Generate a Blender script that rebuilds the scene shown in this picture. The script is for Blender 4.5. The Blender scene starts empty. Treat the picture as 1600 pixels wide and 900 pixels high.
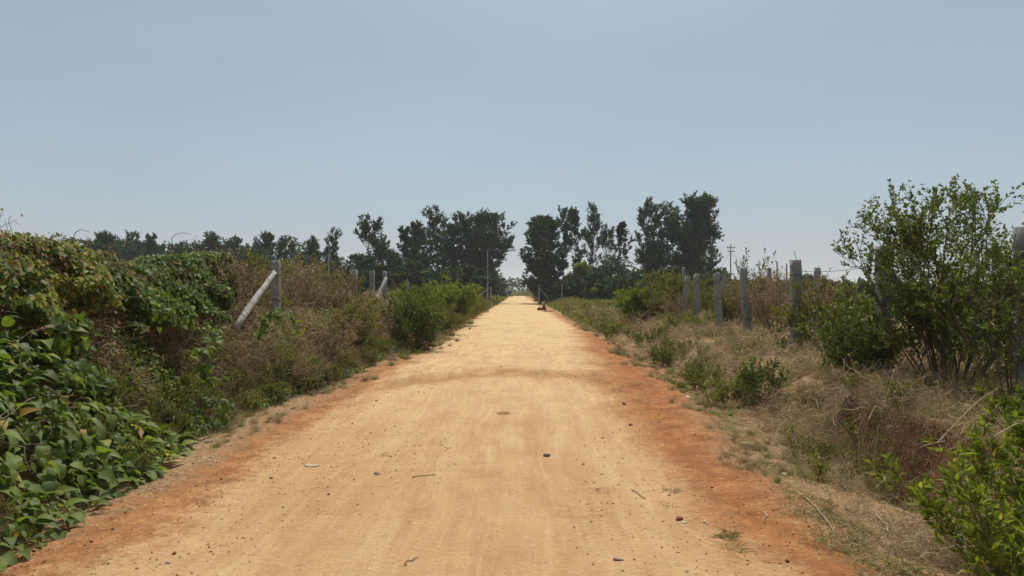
import bpy, math, numpy as np
from math import radians
from mathutils import Vector

scene = bpy.context.scene
R = np.random.default_rng(7)
TAU = 2*math.pi

# ------------------------------------------------------------------ camera
cam_data = bpy.data.cameras.new('camera')
cam = bpy.data.objects.new('camera', cam_data)
scene.collection.objects.link(cam)
cam_data.sensor_width = 36.0
cam_data.lens = 36.0*1100/1600
cam_data.clip_start = 0.05
cam_data.clip_end = 6000
cam.location = (0, 0, 1.6)
cam.rotation_euler = (radians(90.26), 0, radians(0.417))
scene.camera = cam

# ------------------------------------------------------------------ world, sun, exposure
SUN_EL, SUN_AZ = radians(60), radians(5)      # azimuth to the right of the road's direction
world = bpy.data.worlds.new('World')
scene.world = world
world.use_nodes = True
wn = world.node_tree
for n in list(wn.nodes): wn.nodes.remove(n)
wo = wn.nodes.new('ShaderNodeOutputWorld')
bg = wn.nodes.new('ShaderNodeBackground')
sky = wn.nodes.new('ShaderNodeTexSky')
sky.sky_type = 'NISHITA'
sky.sun_disc = False
sky.sun_elevation = SUN_EL
sky.sun_rotation = SUN_AZ
sky.altitude = 600
sky.air_density = 1.0
sky.dust_density = 1.6
sky.ozone_density = 2.0
# dusty dry-season air flattens and greys the sky
hz = wn.nodes.new('ShaderNodeMix'); hz.data_type = 'RGBA'
hz.inputs['Factor'].default_value = 0.62
hz.inputs['B'].default_value = (3.38, 4.27, 4.58, 1)
wn.links.new(sky.outputs[0], hz.inputs['A'])
# bright aureole that dusty air spreads round the high sun
vdir = wn.nodes.new('ShaderNodeTexCoord')
dot = wn.nodes.new('ShaderNodeVectorMath'); dot.operation = 'DOT_PRODUCT'
wn.links.new(vdir.outputs['Generated'], dot.inputs[0])
dot.inputs[1].default_value = (math.sin(SUN_AZ)*math.cos(SUN_EL), math.cos(SUN_AZ)*math.cos(SUN_EL), math.sin(SUN_EL))
pos_ = wn.nodes.new('ShaderNodeMath'); pos_.operation = 'MAXIMUM'; wn.links.new(dot.outputs['Value'], pos_.inputs[0]); pos_.inputs[1].default_value = 0
pw_ = wn.nodes.new('ShaderNodeMath'); pw_.operation = 'POWER'; wn.links.new(pos_.outputs[0], pw_.inputs[0]); pw_.inputs[1].default_value = 17
au = wn.nodes.new('ShaderNodeVectorMath'); au.operation = 'SCALE'
au.inputs[0].default_value = (29.0, 31.0, 30.0); wn.links.new(pw_.outputs[0], au.inputs['Scale'])
sm = wn.nodes.new('ShaderNodeVectorMath'); sm.operation = 'ADD'
# faint unevenness and a lavender-grey dusty band low down
sepz = wn.nodes.new('ShaderNodeSeparateXYZ'); wn.links.new(vdir.outputs['Generated'], sepz.inputs[0])
low = wn.nodes.new('ShaderNodeMapRange'); low.interpolation_type = 'SMOOTHSTEP'
wn.links.new(sepz.outputs[2], low.inputs[0])
for i_, x_ in enumerate((.24, -.02, 0.0, .62)): low.inputs[i_+1].default_value = x_
sn = wn.nodes.new('ShaderNodeTexNoise'); sn.inputs['Scale'].default_value = 1.7; sn.inputs['Detail'].default_value = 3
smap = wn.nodes.new('ShaderNodeMapping'); smap.inputs['Scale'].default_value = (1, 1, 3.5)
wn.links.new(vdir.outputs['Generated'], smap.inputs[0]); wn.links.new(smap.outputs[0], sn.inputs['Vector'])
band = wn.nodes.new('ShaderNodeMix'); band.data_type = 'RGBA'
wn.links.new(low.outputs[0], band.inputs[0]); wn.links.new(hz.outputs['Result'], band.inputs[6]); band.inputs[7].default_value = (3.75, 4.02, 4.40, 1)
var = wn.nodes.new('ShaderNodeMath'); var.operation = 'MULTIPLY_ADD'; wn.links.new(sn.outputs[0], var.inputs[0]); var.inputs[1].default_value = .20; var.inputs[2].default_value = .90
vsc = wn.nodes.new('ShaderNodeVectorMath'); vsc.operation = 'SCALE'; wn.links.new(band.outputs[2], vsc.inputs[0]); wn.links.new(var.outputs[0], vsc.inputs['Scale'])
wn.links.new(vsc.outputs[0], sm.inputs[0]); wn.links.new(au.outputs[0], sm.inputs[1])
wn.links.new(sm.outputs[0], bg.inputs[0])
bg.inputs[1].default_value = 0.10
wn.links.new(bg.outputs[0], wo.inputs[0])

sun_data = bpy.data.lights.new('sun', 'SUN')
sun_data.energy = 3.3
sun_data.angle = radians(0.6)
sun_data.color = (1.0, 0.95, 0.87)
sun = bpy.data.objects.new('sun', sun_data)
scene.collection.objects.link(sun)
sdir = Vector((math.sin(SUN_AZ)*math.cos(SUN_EL), math.cos(SUN_AZ)*math.cos(SUN_EL), math.sin(SUN_EL)))
sun.rotation_euler = sdir.to_track_quat('Z', 'Y').to_euler()

vs = scene.view_settings
vs.view_transform = 'Standard'
vs.look = 'None'
vs.exposure = 0.11
vs.gamma = 1.0
vs.use_curve_mapping = False
scene.cycles.max_bounces = 6
scene.cycles.diffuse_bounces = 3
scene.cycles.transmission_bounces = 4
scene.cycles.volume_bounces = 1
scene.cycles.use_denoising = True

# ------------------------------------------------------------------ helpers
def hash3(ix, iy, iz, seed=0):
    h = (ix*73856093) ^ (iy*19349663) ^ (iz*83492791) ^ (seed*2654435761 & 0xffffffff)
    h = (h ^ (h >> 13)) * 1274126177 & 0xffffffff
    h = (h ^ (h >> 16)) & 0xffffffff
    return h/4294967295.0

def vnoise(x, y, z=0.0, seed=0):
    x, y, z = np.broadcast_arrays(np.asarray(x, float), np.asarray(y, float), np.asarray(z, float))
    ix, iy, iz = np.floor(x).astype(np.int64), np.floor(y).astype(np.int64), np.floor(z).astype(np.int64)
    fx, fy, fz = x-ix, y-iy, z-iz
    fx, fy, fz = [f*f*(3-2*f) for f in (fx, fy, fz)]
    r = 0
    for dx in (0, 1):
        for dy in (0, 1):
            for dz in (0, 1):
                w = (fx if dx else 1-fx)*(fy if dy else 1-fy)*(fz if dz else 1-fz)
                r = r+w*hash3(ix+dx+10000, iy+dy+10000, iz+dz+10000, seed)
    return r

def fbm(x, y, z=0.0, seed=0, o=3):
    r, a, t = 0, 1.0, 0
    for k in range(o):
        r = r+a*vnoise(np.asarray(x)*2**k, np.asarray(y)*2**k, np.asarray(z)*2**k, seed+k*17)
        t += a; a *= .5
    return r/t

def sstep(a, b, x):
    t = np.clip((np.asarray(x, float)-a)/(b-a), 0, 1)
    return t*t*(3-2*t)

# the edges of the bare road, and the lie of the land
def edge_r(y):
    e = np.interp(y, [0, 4, 6, 9, 15, 39, 117, 300], [2.0, 2.0, 2.15, 2.6, 2.95, 3.2, 4.0, 4.0])
    return e + .40*(vnoise(np.asarray(y)*.9, 3.3, 0, 5)-.5) + .30*(vnoise(np.asarray(y)*3.1, 1.3, 0, 6)-.5)
def edge_l(y):
    e = np.interp(y, [0, 4, 7.2, 13, 18.5, 70, 300], [-3.1, -3.15, -3.55, -3.35, -2.75, -2.5, -2.5])
    return e + .40*(vnoise(np.asarray(y)*.8, 7.3, 0, 8)-.5) + .30*(vnoise(np.asarray(y)*2.7, 4.3, 0, 9)-.5)

def H(x, y):
    x = np.asarray(x, float); y = np.asarray(y, float)
    dr = x-edge_r(y); dl = edge_l(y)-x
    far = 1-.75*sstep(45, 110, y)
    hol = sstep(5.0, 6.0, y)*(1-sstep(7.8, 9.5, y))
    z = .42*far*((1-hol)*sstep(.75, 1.9, dr)+hol*sstep(1.18, 1.50, dr)) - .34*np.exp(-((dr-.98)/.26)**2)*hol
    z = z - .05*np.exp(-((dr-.5)/.4)**2)
    z = z + .45*far*sstep(.15, 1.3, dl)
    off = np.clip(np.maximum(dr, dl), 0, 1)
    z = z + off*.16*(fbm(x*.8, y*.8, 0, 21)-.5) + off*.05*(fbm(x*5, y*5, 0, 22)-.5)
    onroad = 1-off
    z = z + onroad*(.022*(fbm(x*1.1, y*.35, 0, 31)-.5)+.018*(fbm(x*4, y*2.2, 0, 32)-.5)+.016*(fbm(x*9, y*8, 0, 34)-.5)*(.5+1.3*sstep(.9, 2.4, np.abs(x+.3))))
    z = z + onroad*.03*np.exp(-((x-edge_r(y)+.35)/.16)**2)*vnoise(x*3, y*1.5, 0, 35)
    # hump across the road
    yc = 13.75-.34*(x+.15)**2+.35*(vnoise(x*1.3, 2., 0, 33)-.5)
    hump = np.where(y < yc, np.exp(-((y-yc)/.42)**2), np.exp(-((y-yc)/1.3)**2))
    z = z + .105*hump*(1-sstep(1.7, 2.9, np.abs(x+.2)))
    z = z - .02*((x+.2)/2.5)**2*(np.abs(x) < 6)*(1-off)
    # wheel ruts
    z = z - .022*(1-off)*(.5+vnoise(x*.6, y*.5, 0, 36))*(np.exp(-((x+1.35)/.25)**2)+np.exp(-((x-.35)/.25)**2))
    return z

def cpt(px, py, Y):      # a measured point of the photograph at a distance of Y metres
    return ((px-808)/1100*Y, Y, 1.6-(py-455)/1100*Y)

col = scene.collection
def tag(o, label=None, cat=None, group=None, kind=None):
    if label: o['label'] = label
    if cat: o['category'] = cat
    if group: o['group'] = group
    if kind: o['kind'] = kind
    return o

def empty(name, loc=(0, 0, 0), rz=0.0, parent=None):
    o = bpy.data.objects.new(name, None)
    o.empty_display_size = .2
    o.location = loc; o.rotation_euler = (0, 0, rz)
    col.objects.link(o)
    if parent: o.parent = parent
    return o

class Geo:
    """growing soup of vertices, quads and a per-vertex tint"""
    def __init__(s): s.v = []; s.q = []; s.t = []; s.n = 0
    def add(s, v, q, t=0.5):
        v = np.asarray(v, np.float32).reshape(-1, 3); q = np.asarray(q, np.int64).reshape(-1, 4)
        t = np.broadcast_to(np.asarray(t, np.float32), (len(v),)) if np.ndim(t) == 0 else np.asarray(t, np.float32)
        s.v.append(v); s.q.append(q+s.n); s.t.append(t); s.n += len(v)
        return s
    def arrays(s):
        if not s.v: return np.zeros((0, 3), np.float32), np.zeros((0, 4), np.int64), np.zeros(0, np.float32)
        return np.concatenate(s.v), np.concatenate(s.q), np.concatenate(s.t)
    def merge(s, g, loc=(0, 0, 0), sc=1.0, rz=0.0, dt=0.0):
        v, q, t = g.arrays()
        c, n = math.cos(rz), math.sin(rz)
        sc = np.broadcast_to(np.asarray(sc, float), (3,))
        w = v*sc
        w = np.stack([w[:, 0]*c-w[:, 1]*n, w[:, 0]*n+w[:, 1]*c, w[:, 2]], 1)+np.asarray(loc)
        return s.add(w, q, np.clip(t+dt, 0, 1))
    def build(s, name, mat, parent=None, smooth=False, loc=None):
        v, q, t = s.arrays()
        me = mesh_np(name, v, q, t, smooth)
        me.materials.append(mat)
        o = bpy.data.objects.new(name, me)
        col.objects.link(o)
        if parent: o.parent = parent
        if loc is not None: o.location = loc
        return o

def mesh_np(name, v, q, t=None, smooth=False):
    me = bpy.data.meshes.new(name)
    me.vertices.add(len(v)); me.vertices.foreach_set('co', np.ascontiguousarray(v, np.float32).ravel())
    me.loops.add(len(q)*4); me.loops.foreach_set('vertex_index', np.ascontiguousarray(q, np.int32).ravel())
    me.polygons.add(len(q)); me.polygons.foreach_set('loop_start', np.arange(0, len(q)*4, 4, dtype=np.int32))
    me.polygons.foreach_set('loop_total', np.full(len(q), 4, np.int32))
    if smooth: me.polygons.foreach_set('use_smooth', np.ones(len(q), bool))
    if t is not None:
        a = me.attributes.new('tint', 'FLOAT', 'POINT'); a.data.foreach_set('value', np.ascontiguousarray(t, np.float32))
    me.update(calc_edges=True)
    return me

def nrm(a): return a/np.maximum(np.linalg.norm(a, axis=-1, keepdims=True), 1e-9)

# leaf templates: (u along, v across, w out of plane) and quads
T_SMALL = (np.array([(0, 0, 0), (.45, .5, .06), (1, 0, -.05), (.5, -.5, .06)]), np.array([(0, 1, 2, 3)]))
T_MED = (np.array([(0, 0, 0), (.35, .5, .10), (.5, 0, .0), (.35, -.5, .10), (1, 0, -.12), (.78, .34, .04), (.78, -.34, .04)]),
         np.array([(0, 1, 5, 2), (0, 2, 6, 3), (2, 5, 4, 4), (2, 4, 4, 6)]))
T_MED = (np.array([(0, 0, 0), (.4, .5, .10), (.55, 0, 0), (.4, -.5, .10), (1, 0, -.12)]),
         np.array([(0, 1, 4, 2), (0, 2, 4, 3)]))
def big_template():
    rows = [(0, .05, 0), (.07, .40, .02), (.24, .5, .05), (.48, .37, .02), (.75, .16, -.08), (1.0, .01, -.24)]
    v, q = [], []
    for u, w, z in rows:
        v += [(u-(.06 if u == .10 else 0), w, z+.16*w), (u, 0, z), (u-(.06 if u == .10 else 0), -w, z+.16*w)]
    for i in range(len(rows)-1):
        a, b = i*3, i*3+3
        q += [(a, b, b+1, a+1), (a+1, b+1, b+2, a+2)]
    return np.array(v), np.array(q)
T_BIG = big_template()

def leaves(g, P, D, L, W, tint, up=0.6, tmpl=T_SMALL, rng=R, Nrm=None):
    n = len(P)
    if n == 0: return
    D = nrm(D)
    n0 = rng.normal(size=(n, 3)) if Nrm is None else Nrm+rng.normal(size=(n, 3))*.35
    n0[:, 2] += up*2
    S = nrm(np.cross(D, n0)); N = nrm(np.cross(S, D))
    tv, tq = tmpl
    L = np.broadcast_to(L, (n,))[:, None, None]; W = np.broadcast_to(W, (n,))[:, None, None]
    V = P[:, None]+D[:, None]*tv[None, :, 0:1]*L+S[:, None]*tv[None, :, 1:2]*W+N[:, None]*tv[None, :, 2:3]*L
    q = tq[None]+(np.arange(n)*len(tv))[:, None, None]
    g.add(V.reshape(-1, 3), q.reshape(-1, 4), np.repeat(np.broadcast_to(tint, (n,)), len(tv)))

def tubes(g, PL, rad, tint=.5, sides=3):
    """PL (N,K,3) polylines, rad (N,K)"""
    N, K, _ = PL.shape
    T = np.gradient(PL, axis=1); T = nrm(T)
    ref = np.where(np.abs(T[..., 2:3]) > .9, np.array([1., 0, 0]), np.array([0, 0, 1.]))
    A = nrm(np.cross(T, ref)); B = np.cross(T, A)
    ang = np.arange(sides)*TAU/sides
    V = PL[:, :, None]+rad[..., None, None]*(A[:, :, None]*np.cos(ang)[:, None]+B[:, :, None]*np.sin(ang)[:, None])
    idx = np.arange(N*K*sides).reshape(N, K, sides)
    a, b = idx[:, :-1], idx[:, 1:]
    q = np.stack([a, np.roll(a, -1, 2), np.roll(b, -1, 2), b], -1)
    g.add(V.reshape(-1, 3), q.reshape(-1, 4), np.repeat(np.broadcast_to(tint, (N,)), K*sides))
    if sides >= 4:
        for k, rev in ((0, 1), (K-1, 0)):
            ring = idx[:, k]
            cap = ring[:, :4] if sides == 4 else None
            if cap is not None:
                g.q.append((cap[:, ::-1] if rev else cap)+g.n-N*K*sides)

def ribbons(g, PL, wid, tint=.5, rng=R):
    N, K, _ = PL.shape
    T = nrm(np.gradient(PL, axis=1))
    S = nrm(np.cross(T, nrm(rng.normal(size=(N, 1, 3)))))
    V = np.stack([PL-S*wid[..., None]/2, PL+S*wid[..., None]/2], 2)
    idx = np.arange(N*K*2).reshape(N, K, 2)
    q = np.stack([idx[:, :-1, 0], idx[:, :-1, 1], idx[:, 1:, 1], idx[:, 1:, 0]], -1)
    g.add(V.reshape(-1, 3), q.reshape(-1, 4), np.repeat(np.broadcast_to(tint, (N,)), K*2))

def grow(par, n, t0, t1, length, ang, up, K=5, wob=.15, rng=R, taper=0.0):
    """children polylines on every parent polyline"""
    N, Kp, _ = par.shape
    t = rng.uniform(t0, t1, (N, n)); f = t*(Kp-1); i = np.minimum(f.astype(int), Kp-2); fr = (f-i)[..., None]
    rows = np.arange(N)[:, None]
    a, b = par[rows, i], par[rows, i+1]
    pos = (a*(1-fr)+b*fr).reshape(-1, 3); tan = nrm(b-a).reshape(-1, 3)
    perp = nrm(np.cross(tan, rng.normal(size=tan.shape)))
    an = rng.uniform(ang*.6, ang*1.3, len(pos))[:, None]
    d = nrm(np.cos(an)*tan+np.sin(an)*perp)
    tt = t.ravel()
    Lg = (length(tt) if callable(length) else np.full(len(pos), length))*rng.uniform(.65, 1.2, len(pos))
    Lg = Lg*(1-taper*tt)
    out = [pos]
    for k in range(K-1):
        d = nrm(d+np.array([0, 0, up/(K-1)])+rng.normal(size=d.shape)*wob)
        out.append(out[-1]+d*(Lg/(K-1))[:, None])
    return np.stack(out, 1)

def taper(N, K, r0, r1, ex=1.0):
    k = np.linspace(0, 1, K)**ex
    return np.broadcast_to(r0+(r1-r0)*k, (N, K)).copy()

def on_lines(PL, n, t0=0.2, t1=1.0, rng=R):
    N, K, _ = PL.shape
    f = rng.uniform(t0, t1, (N, n))*(K-1); i = np.minimum(f.astype(int), K-2); fr = (f-i)[..., None]
    rows = np.arange(N)[:, None]
    a, b = PL[rows, i], PL[rows, i+1]
    return (a*(1-fr)+b*fr).reshape(-1, 3), nrm(b-a).reshape(-1, 3)

def leaf_on(g, PL, n, L, W, tint=(.3, .7), ang=.8, t0=.2, up=.6, tmpl=T_SMALL, rng=R, droop=0.0):
    P, T = on_lines(PL, n, t0, 1.0, rng)
    perp = nrm(np.cross(T, rng.normal(size=T.shape)))
    D = nrm(T*math.cos(ang)+perp*math.sin(ang)); D[:, 2] -= droop
    s = rng.uniform(.42, 1.25, len(P))
    leaves(g, P, D, L*s, W*s, rng.uniform(tint[0], tint[1], len(P)), up, tmpl, rng)

# ------------------------------------------------------------------ materials
def newmat(name):
    m = bpy.data.materials.new(name); m.use_nodes = True
    nt = m.node_tree
    for n in list(nt.nodes): nt.nodes.remove(n)
    return m, nt, nt.nodes.new('ShaderNodeOutputMaterial')
def nd(nt, typ, **kw):
    n = nt.nodes.new(typ)
    for k, v in kw.items(): setattr(n, k, v)
    return n
def ramp(nt, stops, fac=None, interp='LINEAR'):
    r = nt.nodes.new('ShaderNodeValToRGB'); r.color_ramp.interpolation = interp
    el = r.color_ramp.elements
    while len(el) < len(stops): el.new(.5)
    for e, (p, c) in zip(el, stops):
        e.position = p; e.color = (*c, 1) if len(c) == 3 else c
    if fac is not None: nt.links.new(fac, r.inputs[0])
    return r
def mixc(nt, fac, a, b, mode='MIX'):
    m = nt.nodes.new('ShaderNodeMix'); m.data_type = 'RGBA'; m.blend_type = mode
    for k, s in ((0, fac), ('A', a), ('B', b)):
        inp = m.inputs[0] if k == 0 else m.inputs['A' if k == 'A' else 'B']
        if k != 0: inp = m.inputs[6 if k == 'A' else 7]
        if isinstance(s, (int, float)): inp.default_value = s
        elif isinstance(s, tuple): inp.default_value = (*s, 1)
        else: nt.links.new(s, inp)
    return m.outputs[2]
def mth(nt, op, a, b=None, c=None, clamp=False):
    m = nt.nodes.new('ShaderNodeMath'); m.operation = op; m.use_clamp = clamp
    for i, s in enumerate((a, b, c)):
        if s is None: continue
        if isinstance(s, (int, float)): m.inputs[i].default_value = s
        else: nt.links.new(s, m.inputs[i])
    return m.outputs[0]
def noise(nt, vec, scale, detail=4, rough=.55, dim='3D'):
    n = nt.nodes.new('ShaderNodeTexNoise'); n.noise_dimensions = dim
    n.inputs['Scale'].default_value = scale; n.inputs['Detail'].default_value = detail; n.inputs['Roughness'].default_value = rough
    if vec is not None: nt.links.new(vec, n.inputs['Vector'])
    return n.outputs[0]
def mapping(nt, vec, scale):
    m = nt.nodes.new('ShaderNodeMapping'); m.inputs['Scale'].default_value = scale
    nt.links.new(vec, m.inputs[0]); return m.outputs[0]
def smooth_range(nt, val, a, b, c=0.0, d=1.0):
    m = nt.nodes.new('ShaderNodeMapRange'); m.interpolation_type = 'SMOOTHSTEP'
    nt.links.new(val, m.inputs[0])
    for i, x in enumerate((a, b, c, d)): m.inputs[i+1].default_value = x
    return m.outputs[0]

def leafmat(name, stops, rough=.5, trans=.35, spec=.35, tmul=(1.3, 1.45, .6)):
    m, nt, out = newmat(name)
    at = nd(nt, 'ShaderNodeAttribute', attribute_name='tint')
    r = ramp(nt, stops, at.outputs['Fac'])
    geo = nd(nt, 'ShaderNodeNewGeometry')
    n = noise(nt, geo.outputs['Position'], 1.3, 2)
    v = mth(nt, 'MULTIPLY_ADD', n, .7, .65)
    cm = nt.nodes.new('ShaderNodeVectorMath'); cm.operation = 'SCALE'
    nt.links.new(r.outputs[0], cm.inputs[0]); nt.links.new(v, cm.inputs['Scale'])
    p = nd(nt, 'ShaderNodeBsdfPrincipled')
    nt.links.new(cm.outputs[0], p.inputs['Base Color'])
    p.inputs['Roughness'].default_value = rough
    p.inputs['Specular IOR Level'].default_value = spec
    if trans > 0:
        t = nd(nt, 'ShaderNodeBsdfTranslucent')
        tc = nt.nodes.new('ShaderNodeVectorMath'); tc.operation = 'MULTIPLY'
        nt.links.new(cm.outputs[0], tc.inputs[0]); tc.inputs[1].default_value = tmul
        nt.links.new(tc.outputs[0], t.inputs[0])
        mx = nd(nt, 'ShaderNodeMixShader'); mx.inputs[0].default_value = trans
        nt.links.new(p.outputs[0], mx.inputs[1]); nt.links.new(t.outputs[0], mx.inputs[2])
        nt.links.new(mx.outputs[0], out.inputs[0])
    else: nt.links.new(p.outputs[0], out.inputs[0])
    return m

M = {}
M['tree_leaf'] = leafmat('tree_leaf', [(0, (.020, .042, .013)), (.6, (.044, .078, .021)), (1, (.095, .14, .038))], .6, .34, .12)
M['dark_leaf'] = leafmat('dark_leaf', [(0, (.020, .034, .011)), (.7, (.045, .066, .018)), (1, (.10, .12, .034))], .65, .25, .12)
M['vine_leaf'] = leafmat('vine_leaf', [(0, (.065, .10, .017)), (.45, (.13, .175, .025)), (.62, (.21, .235, .03)), (.76, (.38, .30, .03)), (.88, (.32, .17, .045)), (1, (.20, .125, .06))], .55, .44, .2)
M['big_leaf'] = leafmat('big_leaf', [(0, (.070, .105, .020)), (.5, (.135, .175, .032)), (.88, (.20, .235, .05)), (.95, (.38, .31, .06)), (1, (.36, .19, .06))], .55, .42, .18)
M['shrub_leaf'] = leafmat('shrub_leaf', [(0, (.055, .072, .016)), (.6, (.10, .125, .028)), (1, (.19, .195, .05))], .5, .42, .22)
M['bright_leaf'] = leafmat('bright_leaf', [(0, (.10, .125, .020)), (.6, (.19, .22, .032)), (.9, (.26, .265, .05)), (1, (.40, .30, .09))], .55, .45, .18)
M['olive_leaf'] = leafmat('olive_leaf', [(0, (.085, .085, .022)), (.5, (.15, .14, .04)), (1, (.25, .20, .075))], .65, .42, .15)
M['dry_leaf'] = leafmat('dry_leaf', [(0, (.17, .12, .06)), (.5, (.28, .205, .11)), (1, (.42, .32, .18))], .8, .38, .1, (1.1, 1.05, .95))
M['straw'] = leafmat('straw', [(0, (.20, .14, .08)), (.4, (.31, .225, .125)), (.75, (.43, .33, .19)), (1, (.6, .49, .31))], .7, .3, .2, (1.1, 1.05, .9))
M['green_grass'] = leafmat('green_grass', [(0, (.09, .10, .025)), (.6, (.16, .17, .045)), (1, (.28, .25, .09))], .6, .38, .2)
M['weed_leaf'] = leafmat('weed_leaf', [(0, (.07, .075, .02)), (.5, (.13, .13, .035)), (1, (.27, .24, .08))], .6, .48, .15)
M['dead_stem'] = leafmat('dead_stem', [(0, (.10, .07, .04)), (.5, (.31, .225, .125)), (1, (.60, .48, .30))], .8, .38, .1, (1.1, 1, .9))
M['twig'] = leafmat('twig', [(0, (.085, .055, .038)), (.5, (.19, .13, .085)), (1, (.34, .26, .18))], .85, 0, .1)
M['bark'] = leafmat('bark', [(0, (.05, .04, .03)), (1, (.12, .095, .075))], .9, 0, .1)

def stone_mat(name, c0, c1, c2, sc=14):
    m, nt, out = newmat(name)
    tc = nd(nt, 'ShaderNodeTexCoord')
    n1 = noise(nt, tc.outputs['Object'], sc, 6, .65)
    n2 = noise(nt, tc.outputs['Object'], sc*6, 3, .7)
    n3 = noise(nt, mapping(nt, tc.outputs['Object'], (3, 3, .8)), 3, 3)
    c = ramp(nt, [(.3, c0), (.55, c1), (.75, c2)], n1).outputs[0]
    c = mixc(nt, smooth_range(nt, n2, .3, .7, 0, .5), c, tuple(x*.55 for x in c1))
    c = mixc(nt, smooth_range(nt, n3, .52, .68, 0, .55), c, tuple(x*.5 for x in c0))
    p = nd(nt, 'ShaderNodeBsdfPrincipled'); nt.links.new(c, p.inputs['Base Color']); p.inputs['Roughness'].default_value = .9
    b = nd(nt, 'ShaderNodeBump'); b.inputs['Strength'].default_value = .7; b.inputs['Distance'].default_value = .02
    nt.links.new(mth(nt, 'ADD', n1, mth(nt, 'MULTIPLY', n2, .4)), b.inputs['Height']); nt.links.new(b.outputs[0], p.inputs['Normal'])
    nt.links.new(p.outputs[0], out.inputs[0])
    return m
M['granite'] = stone_mat('granite', (.17, .165, .15), (.29, .28, .255), (.42, .405, .37))
M['old_wood'] = stone_mat('old_wood', (.20, .185, .165), (.38, .35, .31), (.5, .47, .42), 9)
M['concrete'] = stone_mat('concrete', (.20, .19, .17), (.27, .26, .235), (.34, .32, .29), 5)
M['red_clod'] = stone_mat('red_clod', (.13, .035, .016), (.22, .065, .03), (.30, .10, .05), 9)
M['dark_red_earth'] = stone_mat('dark_red_earth', (.075, .022, .012), (.14, .042, .02), (.21, .07, .035), 6)
M['grey_stone'] = stone_mat('grey_stone', (.18, .14, .10), (.28, .22, .165), (.38, .31, .24), 25)
M['pale_stone'] = stone_mat('pale_stone', (.46, .33, .20), (.6, .45, .29), (.7, .56, .4), 25)

def plain(name, c, rough=.6, metal=0.0, coat=0):
    m, nt, out = newmat(name)
    tc = nd(nt, 'ShaderNodeTexCoord')
    n = noise(nt, tc.outputs['Object'], 6, 4)
    cc = mixc(nt, smooth_range(nt, n, .35, .7, 0, .5), c, tuple(x*.7+.02 for x in c))
    p = nd(nt, 'ShaderNodeBsdfPrincipled'); nt.links.new(cc, p.inputs['Base Color'])
    p.inputs['Roughness'].default_value = rough; p.inputs['Metallic'].default_value = metal
    nt.links.new(p.outputs[0], out.inputs[0]); return m
M['wire'] = plain('wire', (.09, .08, .075), .55, .6)
M['tyre'] = plain('tyre', (.02, .02, .02), .8)
M['car_paint'] = plain('car_paint', (.012, .012, .014), .6)
M['glass'] = plain('dark_glass', (.03, .035, .04), .25)
M['lamp_glass'] = plain('lamp_glass', (.55, .56, .55), .1)
M['sheet'] = plain('roof_sheet', (.22, .20, .18), .6, .2)
M['plaster'] = plain('plaster', (.42, .36, .29), .9)

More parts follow.
